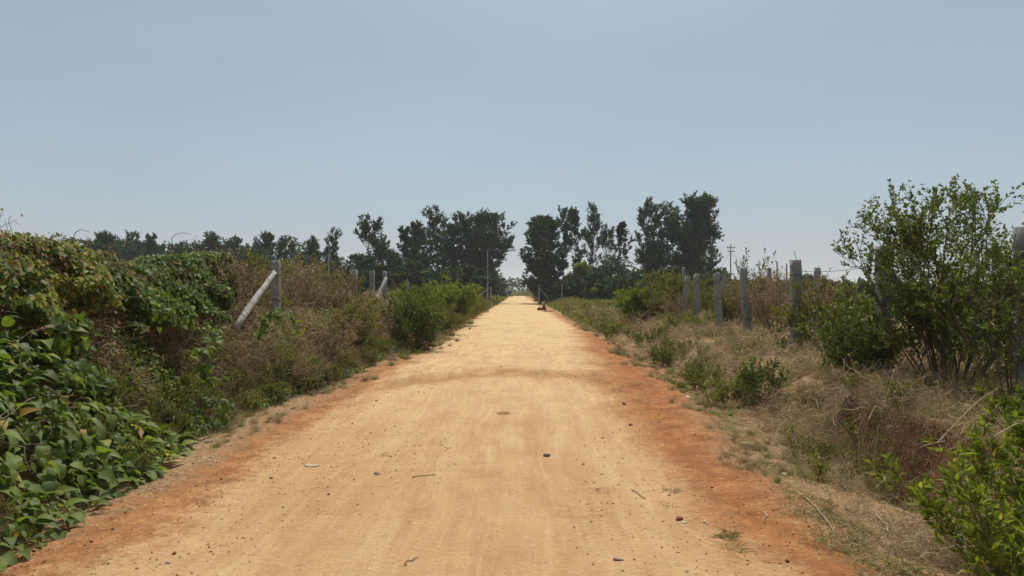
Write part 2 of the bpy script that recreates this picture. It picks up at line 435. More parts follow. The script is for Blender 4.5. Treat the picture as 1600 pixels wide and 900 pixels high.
# soil: one node group shared by road and ground so that they meet without a seam
def soil_group():
    g = bpy.data.node_groups.new('soil_colour', 'ShaderNodeTree')
    g.interface.new_socket('Color', in_out='OUTPUT', socket_type='NodeSocketColor')
    g.interface.new_socket('Height', in_out='OUTPUT', socket_type='NodeSocketFloat')
    nt = g
    out = nt.nodes.new('NodeGroupOutput')
    geo = nd(nt, 'ShaderNodeNewGeometry')
    pos = geo.outputs['Position']
    sx = nd(nt, 'ShaderNodeSeparateXYZ'); nt.links.new(pos, sx.inputs[0])
    X, Y = sx.outputs[0], sx.outputs[1]
    big = noise(nt, mapping(nt, pos, (.8, .45, 1)), 1.0, 5, .62)
    mid = noise(nt, pos, 3.2, 6, .65)
    fine = noise(nt, pos, 26, 5, .7)
    grit = noise(nt, pos, 110, 2, .6)
    warp = noise(nt, mapping(nt, pos, (.5, .22, 1)), 1.0, 2, .5)
    wpos = nt.nodes.new('ShaderNodeCombineXYZ')
    nt.links.new(mth(nt, 'MULTIPLY_ADD', warp, .7, X), wpos.inputs[0]); nt.links.new(Y, wpos.inputs[1])
    streak = noise(nt, mapping(nt, wpos.outputs[0], (4.2, .42, 1)), 1.0, 6, .66)
    blot = noise(nt, mapping(nt, pos, (1.7, 1.1, 1)), 1.0, 6, .7)
    # the pale, driven lane: wider further out
    wob = mth(nt, 'MULTIPLY_ADD', big, 1.5, -.75)
    wob2 = mth(nt, 'MULTIPLY_ADD', mid, .5, -.25)
    xw = mth(nt, 'ADD', mth(nt, 'ADD', X, wob), mth(nt, 'ADD', wob2, mth(nt, 'MULTIPLY_ADD', noise(nt, pos, 11, 5, .75), 1.0, -.5)))
    rlim = mth(nt, 'MULTIPLY_ADD', smooth_range(nt, Y, 8, 34), 1.15, 1.25)
    right = smooth_range(nt, mth(nt, 'SUBTRACT', xw, rlim), -.35, .55)
    left = smooth_range(nt, mth(nt, 'MULTIPLY_ADD', xw, -1.0, -2.35), -.25, .45)
    shoulder = mth(nt, 'MAXIMUM', right, left)
    # fresh red earth exposed at the hump
    yy = mth(nt, 'SUBTRACT', mth(nt, 'ADD', Y, mth(nt, 'MULTIPLY_ADD', mth(nt, 'MULTIPLY', X, X), .34, mth(nt, 'MULTIPLY_ADD', mid, 1.3, -.65))), 13.3)
    hm = mth(nt, 'POWER', 2.718, mth(nt, 'MULTIPLY', mth(nt, 'MULTIPLY', yy, yy), -9.0))
    hm = mth(nt, 'MULTIPLY', hm, .55)
    nearred = mth(nt, 'MULTIPLY', smooth_range(nt, Y, 12.5, 4.5), .22)
    tan = ramp(nt, [(.30, (.47, .27, .125)), (.5, (.56, .345, .168)), (.70, (.63, .42, .215))], streak).outputs[0]
    tan = mixc(nt, smooth_range(nt, Y, 9, 24, 0, .55), tan, (.61, .43, .21))
    tan = mixc(nt, smooth_range(nt, big, .42, .66, 0, .35), tan, (.43, .235, .108))
    fs = noise(nt, mapping(nt, wpos.outputs[0], (19, .9, 1)), 1.0, 4, .6)
    tan = mixc(nt, smooth_range(nt, fs, .54, .68, 0, .34), tan, (.44, .245, .115))
    tan = mixc(nt, smooth_range(nt, fs, .44, .34, 0, .28), tan, (.70, .50, .29))
    tan = mixc(nt, smooth_range(nt, blot, .52, .66, 0, .38), tan, (.40, .215, .10))
    tan = mixc(nt, smooth_range(nt, blot, .46, .36, 0, .25), tan, (.66, .46, .26))
    red = ramp(nt, [(.3, (.20, .070, .022)), (.5, (.33, .122, .038)), (.72, (.46, .215, .078))], mid).outputs[0]
    f = mth(nt, 'MAXIMUM', shoulder, mth(nt, 'MAXIMUM', hm, nearred))
    red = mixc(nt, smooth_range(nt, blot, .5, .64, 0, .45), red, (.19, .075, .032))
    c = mixc(nt, f, tan, red)
    # verge: dry litter over brown soil
    vr = smooth_range(nt, mth(nt, 'SUBTRACT', xw, mth(nt, 'MULTIPLY_ADD', smooth_range(nt, Y, 5, 15), .95, 1.95)), -.2, .5)
    vl = smooth_range(nt, mth(nt, 'MULTIPLY_ADD', xw, -1.0, -2.85), -.3, .5)
    verge = mth(nt, 'MAXIMUM', vr, vl)
    lit = ramp(nt, [(.3, (.17, .11, .055)), (.5, (.31, .21, .11)), (.7, (.48, .35, .20))], fine).outputs[0]
    lit = mixc(nt, smooth_range(nt, mid, .45, .7, 0, .6), lit, (.29, .13, .06))
    c = mixc(nt, mth(nt, 'MULTIPLY', verge, .85), c, lit)
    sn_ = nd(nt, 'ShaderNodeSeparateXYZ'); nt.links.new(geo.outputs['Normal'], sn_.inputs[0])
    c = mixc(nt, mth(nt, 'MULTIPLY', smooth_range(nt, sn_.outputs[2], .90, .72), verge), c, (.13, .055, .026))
    # crumbs and grit
    c = mixc(nt, smooth_range(nt, fine, .58, .68, 0, .5), c, (.68, .49, .30))
    c = mixc(nt, smooth_range(nt, fine, .41, .31, 0, .6), c, (.22, .10, .045))
    c = mixc(nt, smooth_range(nt, grit, .62, .75, 0, .35), c, (.20, .10, .05))
    nt.links.new(c, out.inputs[0])
    h = mth(nt, 'ADD', mth(nt, 'MULTIPLY', fine, .6), mth(nt, 'ADD', mth(nt, 'MULTIPLY', grit, .2), mth(nt, 'MULTIPLY', mid, .9)))
    h = mth(nt, 'ADD', h, mth(nt, 'MULTIPLY', streak, .2))
    nt.links.new(h, out.inputs[1])
    return g
SG = soil_group()
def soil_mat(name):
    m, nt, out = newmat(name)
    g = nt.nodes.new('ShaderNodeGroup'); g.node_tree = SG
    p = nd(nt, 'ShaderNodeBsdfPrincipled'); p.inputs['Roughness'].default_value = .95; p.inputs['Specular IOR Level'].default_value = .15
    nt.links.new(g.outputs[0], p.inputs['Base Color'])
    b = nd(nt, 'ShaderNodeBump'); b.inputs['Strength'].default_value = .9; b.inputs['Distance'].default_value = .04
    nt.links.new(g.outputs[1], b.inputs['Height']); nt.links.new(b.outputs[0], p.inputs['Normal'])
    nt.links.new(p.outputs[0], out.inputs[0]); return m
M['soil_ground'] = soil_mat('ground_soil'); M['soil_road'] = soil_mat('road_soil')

# ------------------------------------------------------------------ ground and road
def sheet(name, xs, ys, zf, mat):
    X, Y = np.meshgrid(xs, ys)
    v = np.stack([X, Y, zf(X, Y)], -1).reshape(-1, 3)
    nx, ny = len(xs), len(ys)
    i = np.arange(nx*ny).reshape(ny, nx)
    q = np.stack([i[:-1, :-1], i[:-1, 1:], i[1:, 1:], i[1:, :-1]], -1).reshape(-1, 4)
    me = mesh_np(name, v, q, None, True); me.materials.append(mat)
    o = bpy.data.objects.new(name, me); col.objects.link(o); o['kind'] = 'structure'
    return o
def geom(a, b, n, s0):      # growing steps
    r = np.linspace(0, 1, n); k = 4.5
    return a+(b-a)*(np.exp(k*r)-1)/(math.exp(k)-1)
ys = np.unique(np.concatenate([[-60, -30, -12, -5], np.arange(-2, 2.5, .3), np.arange(2.5, 17, .055), np.arange(17, 40, .2), np.arange(40, 130, 1.0), geom(130, 2500, 60, 0)]))
xs = np.unique(np.concatenate([-geom(9, 1500, 60, 0), -np.arange(5.5, 9, .2), np.arange(-5.5, 6, .06), np.arange(6, 9, .2), geom(9, 1500, 60, 0)]))
def road_mask(x, y):
    y = np.asarray(y, float)
    return np.minimum(x-(edge_l(y)+.1), (edge_r(y)-.1)-x)
def ground_z(x, y):
    return H(x, y)-.014*sstep(-.05, .25, road_mask(x, y))*(y < 240)
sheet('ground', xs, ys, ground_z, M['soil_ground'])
rys = np.unique(np.concatenate([np.arange(-8, 2.5, .3), np.arange(2.5, 17, .05), np.arange(17, 40, .18), np.arange(40, 240, 1.0)]))
rxs = np.unique(np.concatenate([np.arange(-3.6, 4.4, .05)]))
def road_z(x, y):
    m = road_mask(x, y)
    endf = 1-sstep(225, 239, y)
    return H(x, y)+(-.06+.066*sstep(-.30, .05, m))*endf-.10*(1-endf)
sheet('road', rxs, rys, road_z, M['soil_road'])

# ------------------------------------------------------------------ haze
def make_haze():
    m, nt, out = newmat('haze_air')
    v = nd(nt, 'ShaderNodeVolumePrincipled')
    v.inputs['Color'].default_value = (.86, .91, .97, 1)
    v.inputs['Density'].default_value = .00042
    v.inputs['Anisotropy'].default_value = .2
    nt.links.new(v.outputs[0], out.inputs['Volume'])
    x0, x1, y0, y1, z0, z1 = -1600, 1600, -80, 2600, -3, 40
    V = [(x, y, z) for z in (z0, z1) for x, y in ((x0, y0), (x1, y0), (x1, y1), (x0, y1))]
    Q = [(3, 2, 1, 0), (4, 5, 6, 7), (0, 1, 5, 4), (1, 2, 6, 5), (2, 3, 7, 6), (3, 0, 4, 7)]
    me = mesh_np('haze', np.array(V, float), np.array(Q)); me.materials.append(m)
    o = bpy.data.objects.new('haze', me); col.objects.link(o)
    tag(o, kind='stuff')
make_haze()

# ------------------------------------------------------------------ plant prototypes
def rg(seed): return np.random.default_rng(seed)

def shrub_geo(seed, h=1.0, w=.6, stems=12, n2=7, n3=5, nl=8, L=.05, W=.022, tint=(.2, .8), tmpl=T_SMALL, thick=.014, lean=.6, up=.35, tint_w=(.2, .7), lpw=.3, t0=.25, n3a=.6):
    r = rg(seed)
    a = r.uniform(0, TAU, stems); s = r.uniform(.1, 1, stems)**.7*lean
    d = np.stack([np.cos(a)*s, np.sin(a)*s, np.ones(stems)], 1); d = nrm(d)
    Ls = h*r.uniform(.7, 1.02, stems)
    pts = [np.stack([np.cos(a)*.05*h, np.sin(a)*.05*h, np.full(stems, -.05*h)], 1)]
    for k in range(6):
        d = nrm(d+np.array([0, 0, up/6])+r.normal(size=d.shape)*.09)
        pts.append(pts[-1]+d*(Ls/6*1.05)[:, None])
    P1 = np.stack(pts, 1)
    k = w/max(np.abs(P1[..., :2]).max()+.28*h*.5, 1e-3); P1[..., :2] *= k
    P2 = grow(P1, n2, .18, .97, h*lpw, .75, up, 5, .12, r, .35)
    P3 = grow(P2, n3, .15, 1.0, h*lpw*.5, n3a, up, 4, .15, r, .3)
    gw, gl = Geo(), Geo()
    tubes(gw, P1, taper(len(P1), P1.shape[1], thick, thick*.35), r.uniform(*tint_w, len(P1)), 5 if thick > .012 else 3)
    tubes(gw, P2, taper(len(P2), P2.shape[1], thick*.4, thick*.18), r.uniform(*tint_w, len(P2)))
    ribbons(gw, P3, taper(len(P3), P3.shape[1], thick*.35, thick*.15), r.uniform(*tint_w, len(P3)), r)
    if nl > 0:
        leaf_on(gl, P3, nl, L, W, tint, .8, t0, .5, tmpl, r)
        leaf_on(gl, P2, max(nl//2, 1), L, W, tint, .8, .3, .5, tmpl, r)
    return gw, gl

def tree_geo(seed, h, cw, base=.15, limbs=26, n2=6, n3=4, nl=12, L=.30, W=.14, limb_ang=.8, up=.5, prof=None, trunk_r=.16, wob=.04, tint=(0, .85), clump=.0, multi=1):
    """h total height, cw crown half width, base = where the crown starts"""
    r = rg(seed)
    a = r.uniform(0, TAU, multi); s = 0 if multi == 1 else .22
    d = nrm(np.stack([np.cos(a)*s, np.sin(a)*s, np.ones(multi)], 1))
    pts = [np.stack([np.cos(a)*s*.4, np.sin(a)*s*.4, np.full(multi, -.25)], 1)]
    for k in range(11):
        d = nrm(d+np.array([0, 0, .12])+r.normal(size=d.shape)*wob)
        pts.append(pts[-1]+d*(h+.2)/11)
    T = np.stack(pts, 1)
    T[..., 2] *= h/T[..., 2].max()
    if prof is None: prof = lambda t: .25+.75*np.sin(np.clip((t-base)/(1-base), 0, 1)**.75*math.pi*.93)**.8
    P1 = grow(T, max(limbs//multi, 3), base, .99, lambda t: cw*prof(t), limb_ang, up, 6, .10, r)
    P2 = grow(P1, n2, .2, 1, cw*.36, .7, up*.8, 4, .14, r, .2)
    P3 = grow(P2, n3, .3, 1, cw*.17, .7, up*.6, 3, .2, r)
    gw, gl = Geo(), Geo()
    tubes(gw, T, taper(multi, 12, trunk_r, trunk_r*.18, .8), r.uniform(.3, .8, multi), 7)
    tubes(gw, P1, taper(len(P1), 6, trunk_r*.32, trunk_r*.10), r.uniform(.1, .8, len(P1)), 4)
    tubes(gw, P2, taper(len(P2), 4, trunk_r*.12, trunk_r*.05), r.uniform(.1, .8, len(P2)), 3)
    leaf_on(gl, P3, nl, L, W, tint, .7, .1, .35, T_SMALL, r)
    leaf_on(gl, P2, max(nl//3, 1), L, W, tint, .7, .3, .35, T_SMALL, r)
    v, q, t = gl.arrays()
    keep_v = v[:, 2].max()
    return gw, gl

def put(name, label, cat, gw, gl, mw, ml, loc, rz=0, sc=(1, 1, 1), group=None, stem='stems', fol='foliage'):
    e = empty(name, loc, rz); e.scale = sc
    tag(e, label, cat, group)
    if isinstance(gw, Geo): gw = gw.build(stem, mw, e)
    elif gw is not None:
        c = gw.copy(); c.parent = e; col.objects.link(c)
    if isinstance(gl, Geo):
        if gl.n: gl = gl.build(fol, ml, e)
    elif gl is not None:
        c = gl.copy(); c.parent = e; col.objects.link(c)
    return e, gw, gl

class Proto:
    """first placing builds the meshes, later ones copy thing and parts"""
    def __init__(s, gen, mw, ml, stem='stems', fol='foliage'): s.gen = gen; s.mw = mw; s.ml = ml; s.src = None; s.stem = stem; s.fol = fol
    def at(s, name, label, cat, loc, rz=0, sc=(1, 1, 1), group=None):
        if np.ndim(sc) == 0: sc = (sc, sc, sc)
        if s.src is None:
            gw, gl = s.gen()
            e, a, b = put(name, label, cat, gw, gl, s.mw, s.ml, loc, rz, sc, group, s.stem, s.fol)
            s.src = (a, b if not isinstance(b, Geo) else None)
        else:
            e, a, b = put(name, label, cat, s.src[0], s.src[1], None, None, loc, rz, sc, group)
        return e

tree = lambda *a, **k: Proto(lambda: tree_geo(*a, **k), M['bark'], M['tree_leaf'], 'trunk', 'crown')
TR = {
 'slim1': tree(11, 12, 2.6, base=.34, limbs=22, n2=6, n3=4, nl=19, L=.22, W=.11, limb_ang=.6, up=.9, trunk_r=.13),
 'slim2': tree(12, 12, 2.4, base=.24, limbs=24, n2=6, n3=4, nl=19, L=.23, W=.12, limb_ang=.6, up=.9, trunk_r=.12),
 'slim3': tree(13, 12, 3.0, base=.26, limbs=26, n2=6, n3=4, nl=15, L=.22, W=.11, limb_ang=.7, up=.9, trunk_r=.15, wob=.06),
 'loose': tree(14, 10, 3.2, base=.10, limbs=26, n2=7, n3=4, nl=15, L=.24, W=.12, limb_ang=.85, up=.7, trunk_r=.13, wob=.07),
 'dense1': tree(15, 11, 3.1, base=.03, limbs=56, n2=8, n3=5, nl=18, L=.25, W=.13, limb_ang=.85, up=.55, trunk_r=.2, prof=lambda t: .8+.3*np.sin(t*math.pi)-.75*t**3),
 'dense2': tree(16, 12, 4.4, base=.12, limbs=54, n2=8, n3=5, nl=19, L=.28, W=.15, limb_ang=.75, up=.6, trunk_r=.25, prof=lambda t: np.sin(np.clip(.15+t*.85, 0, 1)*math.pi)**.6+.12, multi=3),
 'bushy': tree(17, 5, 2.4, base=.05, limbs=34, n2=7, n3=4, nl=11, L=.22, W=.12, limb_ang=.95, up=.35, trunk_r=.12, multi=4),
}

# ------------------------------------------------------------------ fence posts
def post_geo(seed, h=1.85, w=.155, d=.14, K=14):
    r = rg(seed); g = Geo()
    ang = np.array([.25, .75, 1.25, 1.75, 2.25, 2.75, 3.25, 3.75])*TAU/4*1.0
    base = np.array([(-1, -.8), (-.8, -1), (.8, -1), (1, -.8), (1, .8), (.8, 1), (-.8, 1), (-1, .8)])
    n = len(base); rows = []
    zz = np.linspace(-.3, h, K)
    for i, z in enumerate(zz):
        k = 1.08-.13*i/(K-1)
        off = r.normal(size=2)*.006
        ring = base*np.array([w/2, d/2])*k*(1+r.normal(size=(n, 2))*.035)+off
        rows.append(np.c_[ring, np.full(n, z)+(r.normal(size=n)*.008 if i < K-1 else r.normal(size=n)*.012)])
    v = np.concatenate(rows); idx = np.arange(K*n).reshape(K, n)
    q = np.stack([idx[:-1], np.roll(idx[:-1], -1, 1), np.roll(idx[1:], -1, 1), idx[1:]], -1).reshape(-1, 4)
    t = idx[-1]
    cap = [(t[0], t[1], t[6], t[7]), (t[1], t[2], t[5], t[6]), (t[2], t[3], t[4], t[5])]
    g.add(v, np.concatenate([q, cap]), .5)
    return g

def wire_wrap_geo(z, w, d, seed):
    r = rg(seed); g = Geo()
    n = 20; a = np.linspace(0, TAU*1.0, n)
    for k in range(2):
        zz = z+.012*k+np.sin(a*1.0+r.uniform(0, 6))*.014
        c, s = np.cos(a), np.sin(a)
        m = np.maximum(np.abs(c)/(w/2+.004), np.abs(s)/(d/2+.004))
        P = np.stack([c/m, s/m, zz], 1)[None]
        tubes(g, P, np.full((1, n), .0045), .3, 4)
    return g

def post(label, X, Y, h=1.8, w=.155, d=.14, tilt=(0, 0), rz=0, seed=0, mat='granite', wraps=(.5, 1.0, 1.5), name='fence_post', cat='fence post', group=None, ztop=None):
    z = float(H(X, Y))
    if ztop is not None: h = ztop-z
    e = empty(name, (X, Y, z), rz)
    e.rotation_euler = (tilt[0], tilt[1], rz)
    tag(e, label, cat, group)
    post_geo(seed, h, w, d).build('shaft', M[mat], e)
    for i, f in enumerate(wraps):
        if f < h: wire_wrap_geo(f*h/1.8, w, d, seed*7+i).build('wire_tie', M['wire'], e)
    return e

GR = 'stone posts of the right-hand fence'
post('tall grey stone fence post left of the big shrub, wire stub on top', 435/81.*1., 13.6, w=.19, d=.16, seed=1, rz=.1, ztop=2.20, group=GR)
post('grey stone post leaning slightly left, second from the big shrub in the near row', 5.72, 17.5, tilt=(0, -.07), w=.165, seed=2, rz=.2, ztop=2.18, group=GR)
post('narrow-topped grey stone post, third from the big shrub, wire wound at two heights', 5.92, 20.6, tilt=(0, -.05), w=.17, seed=3, rz=-.1, ztop=2.13, group=GR)
post('grey stone post with a pale top, upright, beside the post that leans right', 6.20, 24.4, w=.17, seed=4, rz=.3, ztop=2.19, group=GR)
post('grey stone post leaning to the right, farthest of the near row', 5.98, 25.6, tilt=(0, .13), w=.17, seed=5, ztop=2.16, group=GR)
post('stone fence post half hidden inside the left side of the big shrub', 5.02, 9.7, w=.17, d=.15, seed=6, rz=.1, ztop=2.22, group=GR)
post('broad stone post at the right edge of the photo behind the big shrub', 5.66, 7.85, w=.22, d=.18, seed=7, rz=.15, ztop=2.31, group=GR)
G2 = 'posts of the second fence row in the field'
for (px, py, Y, w, lab) in ((1131, 418, 27, .16, 'dark narrow post seen just left of the far utility pole'), (1201, 419, 25, .14, 'thin dark post in the brown weeds between the two tall near posts'),
        (1213, 409, 30, .05, 'very thin stake rising from the brown weeds'), (1275, 418, 17.5, .14, 'blurred grey post just right of the tall post with the wire stub'), (1068, 418, 32, .12, 'thin grey post behind the right-leaning one'),
        (1228, 412, 29, .05, 'very thin stake close left of the tall post with the wire stub')):
    x, y, z = cpt(px, py, Y)
    post(lab, x, y, w=w, d=w*.9, seed=int(px), ztop=z, wraps=(), group=G2)
# wire stub on the tall post
g = Geo(); tubes(g, np.array([[(0, 0, 0), (-.004, 0, .07), (-.02, 0, .13), (-.035, 0, .20)]]), np.full((1, 4), .006), .3)
o = g.build('wire_stub', M['wire'], bpy.data.objects['fence_post'], loc=(.0, 0, 2.20-float(H(435/81., 13.6))-.02))
GL = 'posts of the left-hand fence'
post('grey fence post carrying a leaning pale log, at the end of the vine hedge', -4.83, 14.05, w=.16, seed=21, ztop=2.20, group=GL)
post('fence post just behind the first of the three by the open gap', -4.62, 20.0, w=.13, seed=22, ztop=2.18, group=GL)
post('grey square post, nearest of the three by the open gap, without a brace', -4.50, 19.4, w=.17, seed=23, ztop=2.19, group=GL)
post('slim grey post standing left of the braced post', -4.27, 20.7, w=.13, seed=24, ztop=2.20, group=GL)
post('slim grey post propped by a pale slanting brace', -4.15, 22.0, w=.12, seed=25, ztop=2.22, group=GL)
post('short weathered post poking up from the brown scrub behind the leaning log', -7.3, 24.5, w=.2, seed=26, ztop=2.5, wraps=(), group=GL)
post('small post before the dark trees, left of the rounded bright green bush', -5.3, 34, w=.14, seed=27, ztop=2.0, wraps=(), group=GL)

def strut(label, a, b, r0, mat, name='brace', seed=0, cat='brace'):
    a, b = np.array(a, float), np.array(b, float); K = 8
    t = np.linspace(0, 1, K)[:, None]; rr = rg(seed)
    P = a*(1-t)+b*t+rr.normal(size=(K, 3))*r0*.12
    mid = a
    g = Geo(); tubes(g, (P-mid)[None], (r0*(1+.1*rr.normal(size=(1, K)))), .5, 4)
    o = g.build(name, M[mat], None, loc=tuple(mid)); tag(o, label, cat); return o
a = cpt(427, 427, 13.4); b = cpt(366, 512, 10.9); strut('pale weathered log leaning from the hedge-end post down to the left', a, b, .068, 'old_wood', 'leaning_log', 31, 'log')
a = cpt(602, 434, 21.9); b = cpt(584, 478, 21.0); strut('pale slanting brace between the two slim posts left of the road', a, b, .065, 'old_wood', 'brace', 32)
a = cpt(1388, 425, 9.7); b = cpt(1480, 562, 9.4); strut('pale slanting log seen through the branches of the big right-hand shrub', a, b, .06, 'old_wood', 'leaning_log', 33, 'log')

# far fence across the plot beyond the roadside grass, right
G3 = 'thin posts of the far fence right of the road'
for px, Y, lab in ((842, 82, 'nearest the road, with a slanting stay'), (878, 83, 'second from the road'), (916, 84, 'third from the road'), (935, 84, 'farthest from the road, beneath the palm')):
    x = (px-808)/1100*Y
    post('thin grey post of the far fence, '+lab, x, Y, w=.13, d=.12, seed=int(px), ztop=2.55-.2, wraps=(), group=G3)
strut('thin slanting stay of the far fence post nearest the road', (2.6, 82, 2.0), (3.8, 82, .5), .035, 'concrete', 'brace', 41)
post('grey fence post beside the lamp-like pole left of the road, thicker of the pair', -2.95, 70, w=.2, seed=51, ztop=2.25, wraps=())
post('grey fence post of the far pair left of the road, nearer the pole', -2.63, 70.5, w=.16, seed=52, ztop=2.1, wraps=())
strut('thin slanting stay leaning left from the far pair of posts', (-3.0, 70, 1.75), (-4.3, 69.5, .7), .05, 'concrete', 'brace', 53)

# barbed wire strands: sagging lines from post to post
def strand(label, pts, name='barbed_wire', r=.003, sag=.05, cat='wire'):
    out = []
    for a, b in zip(pts[:-1], pts[1:]):
        a, b = np.array(a, float), np.array(b, float)
        t = np.linspace(0, 1, 9)[:-1, None]
        p = a*(1-t)+b*t; p[:, 2] -= (4*t*(1-t))[:, 0]*sag; out.append(p)
    out.append(np.array([pts[-1]], float)); P = np.concatenate(out)[None]
    g = Geo(); tubes(g, P, np.full(P.shape[:2], r), .3)
    o = g.build(name, M['wire'], None); tag(o, label, cat); return o
rp = [(5.66, 7.75), (5.02, 9.62), (5.37, 13.52), (5.70, 17.42), (5.92, 20.5), (6.2, 24.3)]
for f, nm in ((1.95, 'top'), (1.5, 'middle'), (1.0, 'lowest')):
    strand('%s strand of wire along the right-hand stone posts' % nm, [(x, y, f+.02*i) for i, (x, y) in enumerate(rp)], r=.0045)
lp = [(-4.83, 13.97), (-4.5, 19.3), (-4.27, 20.6), (-4.15, 21.9)]
for f, nm in ((1.9, 'upper'), (1.4, 'lower')):
    strand('%s strand of wire along the left-hand posts beyond the hedge' % nm, [(x, y, f) for x, y in lp])

# ------------------------------------------------------------------ trees
def T(k, label, px, top, Y, rz, wk=1.0, name='tree', group=None, cat='tree'):
    x = (px-808)/1100*Y
    z0 = float(H(x, Y))
    h0 = {'slim1': 12, 'slim2': 12, 'slim3': 12, 'loose': 10, 'dense1': 11, 'dense2': 12, 'bushy': 5}[k]
    top_z = 1.6+(455-top)/1100*Y
    s = (top_z-z0)/(h0*1.19); wk = wk*{'slim1': 1.3, 'slim2': 1.35, 'slim3': 1.3, 'loose': 1.25, 'dense1': 1.22, 'dense2': 1.28, 'bushy': 1.4}[k]
    return TR[k].at(name, label, cat, (x, Y, z0-.05), rz, (s*wk, s*wk, s), group)
GT = 'grove right of the road'; GTL = 'grove left of the road'
T('dense1', 'dense dark tree leafy down to the ground, closest to the road on its right', 843, 326, 92, .3, 1.15, group=GT)
T('slim1', 'tall slender tree with bare lower trunk, directly behind the dense roadside one', 880, 312, 96, 1.0, .8, group=GT)
T('slim2', 'tall slender tree in the middle of the slim trio right of the road', 901, 313, 94, 2.1, .8, group=GT)
T('slim3', 'tall slender tree on the right of the slim trio', 923, 313, 95, 4.0, .72, group=GT)
T('loose', 'thin tree with a narrow open crown beside the palm', 946, 350, 100, 1.0, .6, group=GT)
T('slim2', 'medium slim tree standing alone right of the palm', 968, 338, 93, 5.0, .9, group=GT)
T('slim3', 'tall tree with a pointed top, left of the pair in the right clump', 1013, 303, 90, .5, .72, group=GT)
T('slim1', 'tall narrow tree of the right clump, next to the broad dark one', 1034, 306, 92, 3.0, .8, group=GT)
T('dense2', 'broad massive dark tree at the right end of the grove', 1088, 304, 92, 1.2, .86, group=GT)
T('slim2', 'slim dark tree filling between the pair and the broad dark tree', 1056, 328, 95, 2.6, 1.0, group=GT)
T('dense2', 'lower dark rounded tree under the right clump', 1020, 375, 88, 2.2, .75, group=GT)
T('dense2', 'broad dense dark tree nearest the road on its left', 758, 330, 98, 2.6, .88, group=GTL)
T('slim1', 'tall tree with an open airy top, left of the broad dark roadside tree', 724, 322, 95, 4.2, 1.0, group=GTL)
T('slim3', 'tallest tree of the left grove with a bare dark trunk', 684, 316, 90, 2.0, .95, group=GTL)
T('slim2', 'narrow dark-topped tree left of the tallest one', 657, 336, 92, 3.0, .9, group=GTL)
T('slim2', 'thin tree with two dark spires', 625, 344, 92, .2, .9, group=GTL)
T('loose', 'small thin tree between the two-spired tree and the open one', 602, 366, 95, 3.2, .8, group=GTL)
T('slim1', 'slim tree between the narrow dark-topped one and the tallest one', 670, 345, 97, 2.7, 1.0, group=GTL)
T('slim2', 'slim tree right of the tallest one, before the airy-topped one', 704, 338, 99, 1.7, 1.1, group=GTL)
T('slim3', 'slim tree between the two-spired and the narrow dark-topped ones', 641, 356, 97, 4.7, 1.1, group=GTL)
T('loose', 'thin low tree right of the open-crowned one', 588, 380, 97, 5.2, 1.0, group=GTL)
T('loose', 'open-crowned tree standing a little apart before the left grove', 571, 334, 80, 1.1, .8, group=GTL)
T('slim3', 'airy pointed tree above the brown scrub', 517, 352, 85, 5.3, .8, group=GTL)
T('loose', 'rounded tree left of the airy pointed one', 494, 368, 88, 2.4, .9, group=GTL)
for i, (px, top, k, lab, wk) in enumerate(((740, 352, 'dense1', 'dark leafy tree filling under the roadside giant', 1.0), (700, 372, 'dense1', 'dark leafy understorey tree below the tallest left tree', 1.2), (655, 388, 'dense1', 'dark leafy understorey tree under the narrow dark-topped one', 1.3),
        (612, 392, 'dense2', 'low dark tree below the two-spired tree', .9), (560, 396, 'dense2', 'low dark tree at the foot of the open-crowned one', .9), (520, 398, 'dense2', 'low dark tree under the airy pointed one', .9), (475, 392, 'bushy', 'low dark tree left of the rounded one', .9),
        (1088, 385, 'bushy', 'low dark tree under the broad one at the grove end', .6))):
    T(k, lab, px, top, 99+i % 3, i*1.3, wk, group=GTL if px < 800 else GT)
GF = 'distant trees above the vine hedge'
for px, top, Y, k, lab, wk in ((440, 364, 100, 'slim3', 'small pointed tree above the hedge-end post', .9), (415, 362, 98, 'dense2', 'rounded dark tree left of the hedge-end post', .55), (455, 370, 104, 'loose', 'pale loose tree right of the hedge-end post', .8), (371, 361, 100, 'slim1', 'slim airy tree above the right part of the hedge', 1.0),
        (322, 362, 95, 'loose', 'broad open tree above the middle of the hedge', 1.15), (292, 378, 95, 'bushy', 'low rounded tree left of the broad open one', .8), (346, 375, 100, 'bushy', 'low tree right of the broad open one', .8),
        (239, 357, 100, 'slim2', 'small tree with a dark tuft top', .8), (199, 352, 98, 'slim1', 'taller tree with a spire, left of the tufted one', .85), (162, 361, 95, 'dense2', 'dense dark tree above the left part of the hedge', .6),
        (182, 374, 97, 'bushy', 'low dark tree between the dense and the spired ones', .9), (141, 373, 99, 'bushy', 'low dark tree at the hedge crest', .9), (392, 388, 90, 'bushy', 'low olive tree before the slim airy one', .9), (268, 384, 104, 'bushy', 'low dark tree right of the tufted one', .8), (218, 380, 104, 'bushy', 'low dark tree between the spired and the tufted ones', .8)):
    T(k, lab, px, top, Y, px*.7, wk, group=GF)

